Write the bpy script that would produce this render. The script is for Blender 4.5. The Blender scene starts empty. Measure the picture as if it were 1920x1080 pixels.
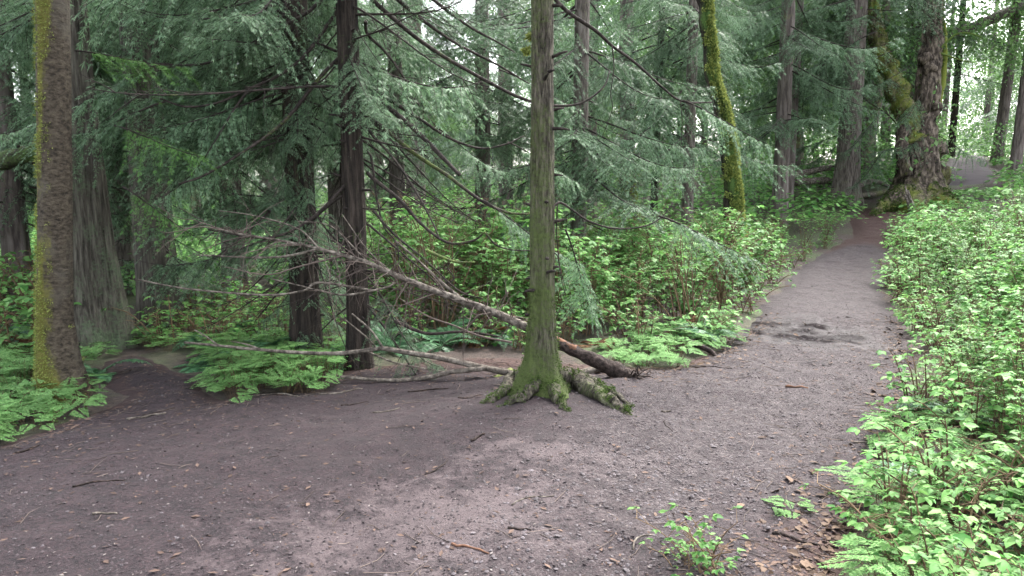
import bpy, math, random
import numpy as np
R = math.radians
rng = np.random.default_rng(7)
random.seed(7)
scene = bpy.context.scene
col = scene.collection

# ------------------------------------------------------------------ camera, sky, sun, exposure
FPX, CX, CY = 1400.0, 960.0, 540.0
PITCH = R(8.0)
CAM = np.array([0.0, 0.0, 1.6])
cam_data = bpy.data.cameras.new('camera')
cam_data.sensor_width = 36.0
cam_data.lens = 36.0 * FPX / 1920.0
cam_data.clip_start = 0.05
cam_data.clip_end = 2000.0
camera = bpy.data.objects.new('camera', cam_data)
camera.location = CAM
camera.rotation_euler = (R(90) - PITCH, 0, 0)
col.objects.link(camera)
scene.camera = camera

SUN_EL, SUN_AZ = R(52), R(38)          # azimuth from +Y towards +X
world = bpy.data.worlds.new('World'); scene.world = world
world.use_nodes = True
nt = world.node_tree; nt.nodes.clear()
sky = nt.nodes.new('ShaderNodeTexSky'); sky.sky_type = 'NISHITA'; sky.sun_disc = False
sky.sun_elevation = SUN_EL; sky.sun_rotation = SUN_AZ
sky.air_density = 1.0; sky.dust_density = 3.0; sky.ozone_density = 1.0
hs = nt.nodes.new('ShaderNodeHueSaturation'); hs.inputs['Saturation'].default_value = 0.30
bg = nt.nodes.new('ShaderNodeBackground'); bg.inputs['Strength'].default_value = 0.15
wo = nt.nodes.new('ShaderNodeOutputWorld')
nt.links.new(sky.outputs[0], hs.inputs['Color']); nt.links.new(hs.outputs[0], bg.inputs['Color'])
nt.links.new(bg.outputs[0], wo.inputs['Surface'])

sun_data = bpy.data.lights.new('sun', 'SUN'); sun_data.energy = 1.5; sun_data.angle = R(25)
sun_data.color = (1.0, 0.97, 0.92)
sun = bpy.data.objects.new('sun', sun_data); col.objects.link(sun)
sun.rotation_euler = (R(90) - SUN_EL, 0, math.pi - SUN_AZ)
sun.location = (0, 0, 40)

scene.view_settings.view_transform = 'Standard'
scene.view_settings.look = 'None'
scene.view_settings.gamma = 1.0
scene.view_settings.exposure = 3.0
scene.render.engine = 'CYCLES'
scene.cycles.use_denoising = True
scene.cycles.max_bounces = 5
scene.cycles.diffuse_bounces = 3
scene.cycles.use_adaptive_sampling = True
scene.cycles.adaptive_threshold = 0.03
scene.cycles.transmission_bounces = 4
scene.cycles.volume_bounces = 0

# ------------------------------------------------------------------ maths helpers
def norm(v):
    v = np.asarray(v, float)
    return v / np.maximum(np.linalg.norm(v, axis=-1, keepdims=True), 1e-9)

def hash3(ix, iy, iz, seed):
    n = (ix.astype(np.int64) * 374761393 + iy.astype(np.int64) * 668265263 + iz.astype(np.int64) * 2147483647 + seed * 1274126177) & 0xffffffff
    n = ((n ^ (n >> 13)) * 1274126177) & 0xffffffff
    n = ((n ^ (n >> 16)) * 2246822519) & 0xffffffff
    return ((n ^ (n >> 15)) & 0xffffff) / float(0xffffff)

def vnoise(x, y, z=0.0, seed=0):
    x, y, z = np.broadcast_arrays(np.asarray(x, float), np.asarray(y, float), np.asarray(z, float))
    ix, iy, iz = np.floor(x), np.floor(y), np.floor(z)
    fx, fy, fz = x - ix, y - iy, z - iz
    u, v, w = fx*fx*(3-2*fx), fy*fy*(3-2*fy), fz*fz*(3-2*fz)
    out = 0
    for a in (0, 1):
        for b in (0, 1):
            for c in (0, 1):
                h = hash3(ix + a, iy + b, iz + c, seed)
                out = out + h * (u if a else 1-u) * (v if b else 1-v) * (w if c else 1-w)
    return out * 2 - 1

def fbm(x, y, z=0.0, seed=0, octv=4):
    s, a, f = 0, 0.5, 1.0
    for k in range(octv):
        s = s + a * vnoise(np.asarray(x)*f, np.asarray(y)*f, np.asarray(z)*f, seed + k*17)
        a *= 0.5; f *= 2.07
    return s

def sstep(a, b, x):
    t = np.clip((np.asarray(x, float) - a) / (b - a), 0, 1)
    return t*t*(3-2*t)

FWD = np.array([0, math.cos(PITCH), -math.sin(PITCH)])
UPV = np.array([0, math.sin(PITCH), math.cos(PITCH)])
RGT = np.array([1.0, 0, 0])

def P(px, py, d):
    """world point seen at a photo pixel at depth d"""
    return CAM + d * (FWD + (px - CX) / FPX * RGT - (py - CY) / FPX * UPV)

def height(x, y):
    x = np.asarray(x, float); y = np.asarray(y, float)
    s = y * 0.8 + x * 0.45
    ramp = 0.17 * np.logaddexp(0, s - 16)
    cap = 2.75
    ramp = cap - 0.25 * np.logaddexp(0, (cap - ramp) / 0.25)
    ramp = ramp * sstep(-14, 2, x)
    b = np.maximum(x - 0.5 * y - 0.1, 0) * 0.89
    bank = 0.95 * (1 - np.exp(-b * 0.30)) * (1 - sstep(15, 22, y)) * sstep(1.0, 4.0, y)
    roll = 0.05 * fbm(x * 0.35, y * 0.35, 0, 3, 2)
    return ramp + bank + roll

def ground_at(px, py):
    dvec = FWD + (px - CX) / FPX * RGT - (py - CY) / FPX * UPV
    ds = 0.5 * 1.004 ** np.arange(1400)
    pp = CAM + ds[:, None] * dvec
    d = ds[int(np.argmax(pp[:, 2] < height(pp[:, 0], pp[:, 1])))]
    p = CAM + d * dvec
    return np.array([p[0], p[1], float(height(p[0], p[1]))])

def catmull(pts, n):
    pts = np.asarray(pts, float)
    if len(pts) < 3:
        t = np.linspace(0, 1, n)[:, None]
        return pts[0] * (1-t) + pts[-1] * t
    q = np.vstack([2*pts[0]-pts[1], pts, 2*pts[-1]-pts[-2]])
    out = []
    for u in np.linspace(0, len(pts)-1-1e-6, n):
        i = int(u); t = u - i
        p0, p1, p2, p3 = q[i], q[i+1], q[i+2], q[i+3]
        out.append(0.5*((2*p1)+(-p0+p2)*t+(2*p0-5*p1+4*p2-p3)*t*t+(-p0+3*p1-3*p2+p3)*t**3))
    return np.array(out)

# ------------------------------------------------------------------ mesh helpers
class Geo:
    def __init__(s):
        s.v = []; s.t = []; s.q = []; s.tm = []; s.qm = []; s.n = 0; s.attr = []
    def add(s, v, tris=None, quads=None, mat=0, attr=None):
        v = np.asarray(v, float).reshape(-1, 3)
        s.v.append(v)
        s.attr.append(np.zeros(len(v)) if attr is None else np.broadcast_to(np.asarray(attr, float), (len(v),)))
        if tris is not None and len(tris):
            a = np.asarray(tris, np.int64).reshape(-1, 3) + s.n; s.t.append(a); s.tm.append(np.full(len(a), mat))
        if quads is not None and len(quads):
            a = np.asarray(quads, np.int64).reshape(-1, 4) + s.n; s.q.append(a); s.qm.append(np.full(len(a), mat))
        s.n += len(v)
    def mesh(s, name, mats, smooth=True, attr=None):
        v = np.vstack(s.v)
        t = np.vstack(s.t) if s.t else np.zeros((0, 3), np.int64)
        q = np.vstack(s.q) if s.q else np.zeros((0, 4), np.int64)
        m = bpy.data.meshes.new(name)
        m.vertices.add(len(v)); m.vertices.foreach_set('co', v.astype(np.float32).ravel())
        nl = len(t)*3 + len(q)*4
        m.loops.add(nl)
        m.loops.foreach_set('vertex_index', np.concatenate([t.ravel(), q.ravel()]).astype(np.int32))
        m.polygons.add(len(t) + len(q))
        ls = np.concatenate([np.arange(len(t))*3, len(t)*3 + np.arange(len(q))*4]).astype(np.int32)
        m.polygons.foreach_set('loop_start', ls)
        mi = np.concatenate(([*s.tm] if s.tm else []) + ([*s.qm] if s.qm else [])).astype(np.int32)
        m.polygons.foreach_set('material_index', mi)
        m.polygons.foreach_set('use_smooth', np.full(len(t)+len(q), bool(smooth)))
        if attr:
            a = m.attributes.new(attr, 'FLOAT', 'POINT')
            a.data.foreach_set('value', np.concatenate(s.attr).astype(np.float32))
        for x in (mats if isinstance(mats, (list, tuple)) else [mats]):
            m.materials.append(x)
        m.update(calc_edges=True); m.validate()
        return m

def link(name, data, parent=None, loc=None, rot=None, scale=None):
    o = bpy.data.objects.new(name, data)
    col.objects.link(o)
    if parent is not None: o.parent = parent
    if loc is not None: o.location = [float(c) for c in loc]
    if rot is not None: o.rotation_euler = [float(c) for c in rot]
    if scale is not None: o.scale = [float(scale)]*3 if np.isscalar(scale) else [float(c) for c in scale]
    return o

def tag(o, label, cat, group=None):
    o['label'] = label; o['category'] = cat
    if group: o['group'] = group
    return o

def thing(name, label, cat, loc, group=None, rotz=0.0, scale=None):
    o = link(name, None, None, loc, (0, 0, rotz), scale)
    o.empty_display_size = 0.2
    return tag(o, label, cat, group)

def stuff(o): o['kind'] = 'stuff'; return o

def frames(d, n):
    d = norm(d); x = norm(np.cross(d, n)); nn = np.cross(x, d)
    return np.stack([x, d, nn], axis=-1)

def scatter(geo, tv, tf, M, pos, mat=0):
    tv = np.asarray(tv, float); tf = np.asarray(tf, np.int64)
    N = len(pos); k = len(tv)
    V = np.einsum('nij,kj->nki', M, tv) + np.asarray(pos)[:, None, :]
    F = tf[None] + (np.arange(N) * k)[:, None, None]
    geo.add(V.reshape(-1, 3), tris=F.reshape(-1, 3), mat=mat)

def tube(geo, pts, rad, k=6, mat=0, seed=0, bump=0.0, attr=None, cap=True):
    pts = np.asarray(pts, float); n = len(pts)
    rad = np.broadcast_to(np.asarray(rad, float), (n,))
    T = norm(np.gradient(pts, axis=0))
    up = np.array([0, 0, 1.0]) if abs(T[0][2]) < 0.9 else np.array([1.0, 0, 0])
    X = np.zeros_like(pts); x = norm(np.cross(T[0], up))
    for i in range(n):
        x = norm(x - T[i]*np.dot(x, T[i])); X[i] = x
    Y = np.cross(T, X)
    th = np.linspace(0, 2*math.pi, k, endpoint=False)
    rr = rad[:, None] * np.ones(k)[None]
    if bump:
        s = np.linspace(0, 1, n)*n*0.45
        rr = rr * (1 + bump * fbm(np.cos(th)[None]*1.3 + s[:, None], np.sin(th)[None]*1.3 + 0*s[:, None], s[:, None]*.3, seed, 3) * 2)
    V = pts[:, None, :] + rr[..., None]*(np.cos(th)[None, :, None]*X[:, None, :] + np.sin(th)[None, :, None]*Y[:, None, :])
    i, j = np.meshgrid(np.arange(n-1), np.arange(k), indexing='ij')
    j2 = (j+1) % k
    Q = np.stack([i*k+j, i*k+j2, (i+1)*k+j2, (i+1)*k+j], -1).reshape(-1, 4)
    V = V.reshape(-1, 3)
    tr = []
    if cap:
        c0, c1 = len(V), len(V)+1
        V = np.vstack([V, pts[:1], pts[-1:]])
        for a in range(k):
            tr.append((c0, (a+1) % k, a)); tr.append((c1, (n-1)*k+a, (n-1)*k+(a+1) % k))
    geo.add(V, tris=tr if cap else None, quads=Q, mat=mat, attr=attr)

# ------------------------------------------------------------------ materials
def new_mat(name):
    m = bpy.data.materials.new(name); m.use_nodes = True
    n = m.node_tree; n.nodes.clear()
    out = n.nodes.new('ShaderNodeOutputMaterial')
    return m, n, out
def N(n, t, **kw):
    x = n.nodes.new(t)
    for k, v in kw.items():
        if k.startswith('i_'):
            x.inputs[k[2:].replace('_', ' ')].default_value = v
        else: setattr(x, k, v)
    return x
def ramp(n, stops):
    r = n.nodes.new('ShaderNodeValToRGB'); e = r.color_ramp.elements
    while len(e) < len(stops): e.new(0.5)
    for k, (p, c) in enumerate(stops):
        e[k].position = p; e[k].color = (*c, 1) if len(c) == 3 else c
    return r
def mixc(n, fac, a, b, mode='MIX'):
    x = n.nodes.new('ShaderNodeMix'); x.data_type = 'RGBA'; x.blend_type = mode
    for sock, v in ((0, fac), (6, a), (7, b)):
        if hasattr(v, 'is_output') or hasattr(v, 'links'): n.links.new(v, x.inputs[sock])
        else: x.inputs[sock].default_value = v if sock == 0 else (*v, 1)
    return x.outputs[2]
def math_n(n, op, a, b=None, clamp=False):
    x = n.nodes.new('ShaderNodeMath'); x.operation = op; x.use_clamp = clamp
    for k, v in ((0, a), (1, b)):
        if v is None: continue
        if hasattr(v, 'links'): n.links.new(v, x.inputs[k])
        else: x.inputs[k].default_value = v
    return x.outputs[0]

def leaf_mat(name, a, b, trans=0.35, rough=0.55, spec=0.25, objvar=0.25):
    m, n, out = new_mat(name)
    g = N(n, 'ShaderNodeNewGeometry')
    oi = N(n, 'ShaderNodeObjectInfo')
    c = mixc(n, g.outputs['Random Per Island'], a, b)
    h = N(n, 'ShaderNodeHueSaturation')
    n.links.new(c, h.inputs['Color'])
    v = math_n(n, 'MULTIPLY_ADD', oi.outputs['Random'], objvar); v.node.inputs[2].default_value = 1 - objvar/2
    n.links.new(v, h.inputs['Value'])
    pb = N(n, 'ShaderNodeBsdfPrincipled'); pb.inputs['Roughness'].default_value = rough
    pb.inputs['Specular IOR Level'].default_value = spec
    tr = N(n, 'ShaderNodeBsdfTranslucent')
    n.links.new(h.outputs[0], pb.inputs['Base Color'])
    tc = mixc(n, 0.5, h.outputs[0], (0.25, 0.32, 0.06), 'MIX')
    n.links.new(h.outputs[0], tr.inputs['Color'])
    ms = N(n, 'ShaderNodeMixShader'); ms.inputs[0].default_value = trans
    n.links.new(pb.outputs[0], ms.inputs[1]); n.links.new(tr.outputs[0], ms.inputs[2])
    n.links.new(ms.outputs[0], out.inputs['Surface'])
    return m

def bark_mat(name, dark, mid, light,  moss=(0.07, 0.09, 0.015), moss2=(0.16, 0.17, 0.03), sxy=26, sz=3.5, bump=0.6, blotch=None, rough=0.9):
    dark, mid, light = (tuple(v*0.47 for v in c_) for c_ in (dark, mid, light))
    m, n, out = new_mat(name)
    tc = N(n, 'ShaderNodeTexCoord')
    mp = N(n, 'ShaderNodeMapping'); mp.inputs['Scale'].default_value = (sxy, sxy, sz)
    n.links.new(tc.outputs['Object'], mp.inputs['Vector'])
    n1 = N(n, 'ShaderNodeTexNoise', i_Scale=1.0, i_Detail=8.0, i_Roughness=0.65); n.links.new(mp.outputs[0], n1.inputs['Vector'])
    r = ramp(n, [(0.36, dark), (0.5, mid), (0.66, light)]); n.links.new(n1.outputs['Fac'], r.inputs[0])
    c = r.outputs[0]
    n2 = N(n, 'ShaderNodeTexNoise', i_Scale=3.0, i_Detail=5.0); n.links.new(tc.outputs['Object'], n2.inputs['Vector'])
    if blotch:
        rb = ramp(n, [(0.52, (0, 0, 0)), (0.62, (1, 1, 1))]); n.links.new(n2.outputs['Fac'], rb.inputs[0])
        f = math_n(n, 'MULTIPLY', rb.outputs[0], 0.75)
        c = mixc(n, f, c, blotch)
    n3 = N(n, 'ShaderNodeTexNoise', i_Scale=38.0, i_Detail=6.0, i_Roughness=0.7); n.links.new(tc.outputs['Object'], n3.inputs['Vector'])
    at = N(n, 'ShaderNodeAttribute', attribute_name='moss')
    s = math_n(n, 'ADD', math_n(n, 'MULTIPLY', n2.outputs['Fac'], 1.0), math_n(n, 'MULTIPLY', n3.outputs['Fac'], 0.9))
    s = math_n(n, 'ADD', s, math_n(n, 'MULTIPLY', at.outputs['Fac'], 1.0))
    rm = ramp(n, [(0.0, (0, 0, 0)), (1.0, (1, 1, 1))])
    f = math_n(n, 'MULTIPLY', math_n(n, 'SUBTRACT', s, 1.20), 3.2, True)
    mc = mixc(n, n3.outputs['Fac'], moss, moss2)
    c = mixc(n, f, c, mc)
    pb = N(n, 'ShaderNodeBsdfPrincipled'); pb.inputs['Roughness'].default_value = rough
    pb.inputs['Specular IOR Level'].default_value = 0.2
    n.links.new(c, pb.inputs['Base Color'])
    hb = math_n(n, 'ADD', n1.outputs['Fac'], math_n(n, 'MULTIPLY', n3.outputs['Fac'], 0.5))
    bp = N(n, 'ShaderNodeBump', i_Strength=bump, i_Distance=0.03); n.links.new(hb, bp.inputs['Height'])
    n.links.new(bp.outputs[0], pb.inputs['Normal'])
    n.links.new(pb.outputs[0], out.inputs['Surface'])
    return m

def plain_mat(name, a, b, scale=30, rough=0.85, island=True, bump=0.3):
    m, n, out = new_mat(name)
    tc = N(n, 'ShaderNodeTexCoord')
    n1 = N(n, 'ShaderNodeTexNoise', i_Scale=scale, i_Detail=5.0); n.links.new(tc.outputs['Object'], n1.inputs['Vector'])
    g = N(n, 'ShaderNodeNewGeometry')
    if island: f = math_n(n, 'MULTIPLY_ADD', g.outputs['Random Per Island'], 0.75); n.links.new(math_n(n, 'MULTIPLY', n1.outputs['Fac'], 0.3), f.node.inputs[2])
    else:
        f = math_n(n, 'MULTIPLY', math_n(n, 'SUBTRACT', n1.outputs['Fac'], 0.3), 2.4, True)
    c = mixc(n, f, a, b)
    pb = N(n, 'ShaderNodeBsdfPrincipled'); pb.inputs['Roughness'].default_value = rough
    pb.inputs['Specular IOR Level'].default_value = 0.25
    n.links.new(c, pb.inputs['Base Color'])
    bp = N(n, 'ShaderNodeBump', i_Strength=bump, i_Distance=0.01); n.links.new(n1.outputs['Fac'], bp.inputs['Height'])
    n.links.new(bp.outputs[0], pb.inputs['Normal'])
    n.links.new(pb.outputs[0], out.inputs['Surface'])
    return m

M_CEDAR = leaf_mat('cedar_foliage', (0.044, 0.092, 0.048), (0.150, 0.235, 0.130), 0.38, 0.5, 0.25, 0.5)
M_CEDAR_Y = leaf_mat('cedar_foliage_green', (0.05, 0.13, 0.03), (0.10, 0.20, 0.05), 0.4, 0.55, 0.2, 0.3)
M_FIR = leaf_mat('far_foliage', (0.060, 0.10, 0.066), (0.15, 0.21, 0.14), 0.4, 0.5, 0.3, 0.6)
M_DECID = leaf_mat('broadleaf_foliage', (0.0700, 0.1482, 0.0440), (0.1540, 0.2574, 0.0990), 0.5, 0.5, 0.2, 0.4)
M_SHRUB = leaf_mat('shrub_leaf', (0.045, 0.145, 0.03), (0.175, 0.33, 0.095), 0.42, 0.55, 0.2, 0.5)
M_CARPET = leaf_mat('carpet_leaf', (0.07, 0.175, 0.05), (0.19, 0.33, 0.115), 0.45, 0.6, 0.15, 0.35)
M_FERN = leaf_mat('fern_frond', (0.035, 0.11, 0.045), (0.09, 0.20, 0.09), 0.3, 0.45, 0.35, 0.4)
M_MOSS = leaf_mat('moss_tuft', (0.0938, 0.1187, 0.0250), (0.2625, 0.3000, 0.0875), 0.25, 0.8, 0.1, 0.1)
M_MOSSG = leaf_mat('moss_tuft_green', (0.022, 0.042, 0.009), (0.075, 0.115, 0.028), 0.25, 0.8, 0.1, 0.1)
M_BCENTER = bark_mat('bark_centre', (0.025, 0.021, 0.017), (0.115, 0.098, 0.075), (0.27, 0.24, 0.185), (0.028, 0.042, 0.011), (0.095, 0.12, 0.04), 46, 9, 1.0)
M_BALDER = bark_mat('bark_alder', (0.0357, 0.0283, 0.0209), (0.1071, 0.0850, 0.0614), (0.1785, 0.1457, 0.1045), (0.0536, 0.0550, 0.0111), (0.1428, 0.1333, 0.0348), 26, 46, 0.9, (0.0759, 0.0666, 0.0530))
M_BCEDAR = bark_mat('bark_cedar', (0.0400, 0.0344, 0.0274), (0.1160, 0.1025, 0.0821), (0.2160, 0.2009, 0.1634), (0.0400, 0.0697, 0.0380), (0.1040, 0.1394, 0.0760), 34, 3.2, 0.9)
M_BDARK = bark_mat('bark_dark', (0.0119, 0.0095, 0.0080), (0.0452, 0.0345, 0.0276), (0.1010, 0.0785, 0.0631), (0.0238, 0.0535, 0.0115), (0.0713, 0.1189, 0.0287), 30, 3, 0.9)
M_BFIR = bark_mat('bark_fir', (0.0690, 0.0552, 0.0470), (0.1840, 0.1552, 0.1344), (0.3220, 0.2875, 0.2520), (0.0690, 0.0978, 0.0336), (0.1610, 0.1955, 0.0784), 24, 4, 0.8)
M_BMAPLE = bark_mat('bark_maple', (0.0176, 0.0132, 0.0103), (0.1056, 0.0814, 0.0631), (0.3520, 0.2868, 0.2254), (0.0440, 0.0659, 0.0064), (0.1320, 0.1473, 0.0258), 12, 4, 0.9)
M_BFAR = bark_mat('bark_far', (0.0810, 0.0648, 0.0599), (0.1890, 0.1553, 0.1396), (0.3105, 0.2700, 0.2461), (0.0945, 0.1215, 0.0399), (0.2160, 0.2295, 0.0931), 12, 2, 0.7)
M_BRANCH = bark_mat('bark_branch', (0.018, 0.014, 0.012), (0.05, 0.038, 0.033), (0.10, 0.08, 0.07), (0.035, 0.06, 0.01), (0.10, 0.14, 0.03), 30, 30, 0.4)
M_DEAD = bark_mat('bark_fallen', (0.045, 0.037, 0.030), (0.185, 0.155, 0.128), (0.42, 0.37, 0.31), (0.06, 0.08, 0.02), (0.14, 0.16, 0.05), 22, 22, 0.5)
M_ROT = bark_mat('bark_rotten', (0.018, 0.012, 0.010), (0.06, 0.042, 0.036), (0.14, 0.10, 0.085), (0.03, 0.04, 0.01), (0.06, 0.07, 0.02), 30, 30, 0.9)
M_TWIG = plain_mat('twig_wood', (0.022, 0.016, 0.014), (0.13, 0.10, 0.085), 14)
M_CANE = plain_mat('cane_wood', (0.04, 0.025, 0.015), (0.15, 0.10, 0.055), 10)
M_ORANGE = plain_mat('split_wood', (0.055, 0.028, 0.018), (0.17, 0.085, 0.05), 25, island=False)
M_STONE = plain_mat('stones', (0.0210, 0.0174, 0.0192), (0.1020, 0.0882, 0.0930), 40, 0.8)
M_CHIP = plain_mat('litter_chips', (0.0200, 0.0112, 0.0088), (0.1040, 0.0680, 0.0520), 20, 0.9)
M_CHIPL = plain_mat('litter_pale', (0.0550, 0.0440, 0.0413), (0.1485, 0.1293, 0.1210), 20, 0.9)
M_DLEAF = plain_mat('dead_leaves', (0.03, 0.017, 0.012), (0.12, 0.078, 0.052), 20, 0.8)

# ------------------------------------------------------------------ the bare earth outline (photo outline laid on the ground)
EDGE = [(0, 842), (80, 812), (150, 785), (215, 765), (262, 738), (222, 700), (214, 676), (245, 668), (285, 676), (315, 695), (365, 715),
        (372, 748), (400, 762), (480, 742), (600, 735), (640, 700), (740, 684), (900, 674), (1060, 684), (1200, 694), (1285, 690),
        (1370, 655), (1425, 606), (1445, 575), (1500, 505), (1555, 472), (1606, 440), (1598, 412), (1640, 385), (1690, 398), (1668, 440),
        (1648, 490), (1652, 560), (1690, 620), (1702, 690), (1694, 760), (1702, 815), (1660, 870), (1612, 930), (1585, 1000), (1545, 1080)]
POLY = np.array([ground_at(*p)[:2] for p in EDGE] + [(1.0, 1.6), (1.3, -3.0), (-6.0, -3.0), (-5.5, 3.2)])

def poly_sd(x, y, poly):
    """signed distance, positive inside"""
    x = np.asarray(x, float).ravel(); y = np.asarray(y, float).ravel()
    dmin = np.full(x.shape, 1e9); ins = np.zeros(x.shape, bool)
    n = len(poly)
    for i in range(n):
        a, b = poly[i], poly[(i+1) % n]
        ab = b - a; L = max(ab.dot(ab), 1e-9)
        t = np.clip(((x-a[0])*ab[0] + (y-a[1])*ab[1]) / L, 0, 1)
        dmin = np.minimum(dmin, (x-a[0]-t*ab[0])**2 + (y-a[1]-t*ab[1])**2)
        cond = (a[1] > y) != (b[1] > y)
        xi = a[0] + (y-a[1]) / (b[1]-a[1] if abs(b[1]-a[1]) > 1e-9 else 1e-9) * ab[0]
        ins ^= cond & (x < xi)
    d = np.sqrt(dmin)
    return np.where(ins, d, -d)

def earth_sd(x, y):
    w = 0.10 * fbm(np.asarray(x)*2.2, np.asarray(y)*2.2, 0, 51, 3)
    return poly_sd(x, y, POLY).reshape(np.shape(x)) + w

TRAIL = np.array([[-3.0, 1.2], [-0.8, 2.6], [0.9, 4.2], [2.4, 6.2], [3.35, 8.1], [4.3, 10.3], [6.4, 14.8], [8.6, 18.5]])
def trail_dist(x, y):
    x = np.asarray(x, float); y = np.asarray(y, float); d = np.full(x.shape, 1e9)
    for a, b in zip(TRAIL[:-1], TRAIL[1:]):
        ab = b-a; t = np.clip(((x-a[0])*ab[0]+(y-a[1])*ab[1])/ab.dot(ab), 0, 1)
        d = np.minimum(d, np.hypot(x-a[0]-t*ab[0], y-a[1]-t*ab[1]))
    return d

PUD = ground_at(1490, 622)
def path_z(x, y):
    sd = earth_sd(x, y)
    bumps = 0.030*fbm(x*1.6, y*1.6, 0, 11, 3) + 0.022*fbm(x*6, y*6, 0, 12, 3) + 0.012*fbm(x*20, y*20, 0, 13, 2)
    dx, dy = (x-PUD[0])/0.55, (y-PUD[1])/0.75
    pud = np.exp(-(dx*dx+dy*dy))
    bumps = bumps - pud*(0.015 + 0.10*np.abs(fbm(x*5, y*3.2, 0, 14, 2)))
    mound = 0.10*np.exp(-((x-0.30)**2+(y-5.1)**2)/0.75)
    return height(x, y) + np.clip(sd*0.16, -0.05, 0.030) + bumps*sstep(-0.05, 0.3, sd) + mound

# ------------------------------------------------------------------ ground and earth
def floor_mat():
    m, n, out = new_mat('forest_floor')
    tc = N(n, 'ShaderNodeTexCoord')
    n1 = N(n, 'ShaderNodeTexNoise', i_Scale=0.8, i_Detail=6.0); n.links.new(tc.outputs['Object'], n1.inputs['Vector'])
    n2 = N(n, 'ShaderNodeTexNoise', i_Scale=22.0, i_Detail=8.0, i_Roughness=0.75); n.links.new(tc.outputs['Object'], n2.inputs['Vector'])
    r1 = ramp(n, [(0.3, (0.012, 0.008, 0.007)), (0.5, (0.035, 0.023, 0.017)), (0.75, (0.085, 0.056, 0.042))]); n.links.new(n2.outputs['Fac'], r1.inputs[0])
    r2 = ramp(n, [(0.3, (0.02, 0.03, 0.01)), (0.7, (0.07, 0.11, 0.03))]); n.links.new(n2.outputs['Fac'], r2.inputs[0])
    f = ramp(n, [(0.45, (0, 0, 0)), (0.6, (1, 1, 1))]); n.links.new(n1.outputs['Fac'], f.inputs[0])
    c = mixc(n, math_n(n, 'MULTIPLY', f.outputs[0], 0.7), r1.outputs[0], r2.outputs[0])
    pb = N(n, 'ShaderNodeBsdfPrincipled'); pb.inputs['Roughness'].default_value = 0.95
    n.links.new(c, pb.inputs['Base Color'])
    bp = N(n, 'ShaderNodeBump', i_Strength=0.9, i_Distance=0.03); n.links.new(n2.outputs['Fac'], bp.inputs['Height'])
    n.links.new(bp.outputs[0], pb.inputs['Normal'])
    n.links.new(pb.outputs[0], out.inputs['Surface'])
    return m

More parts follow.
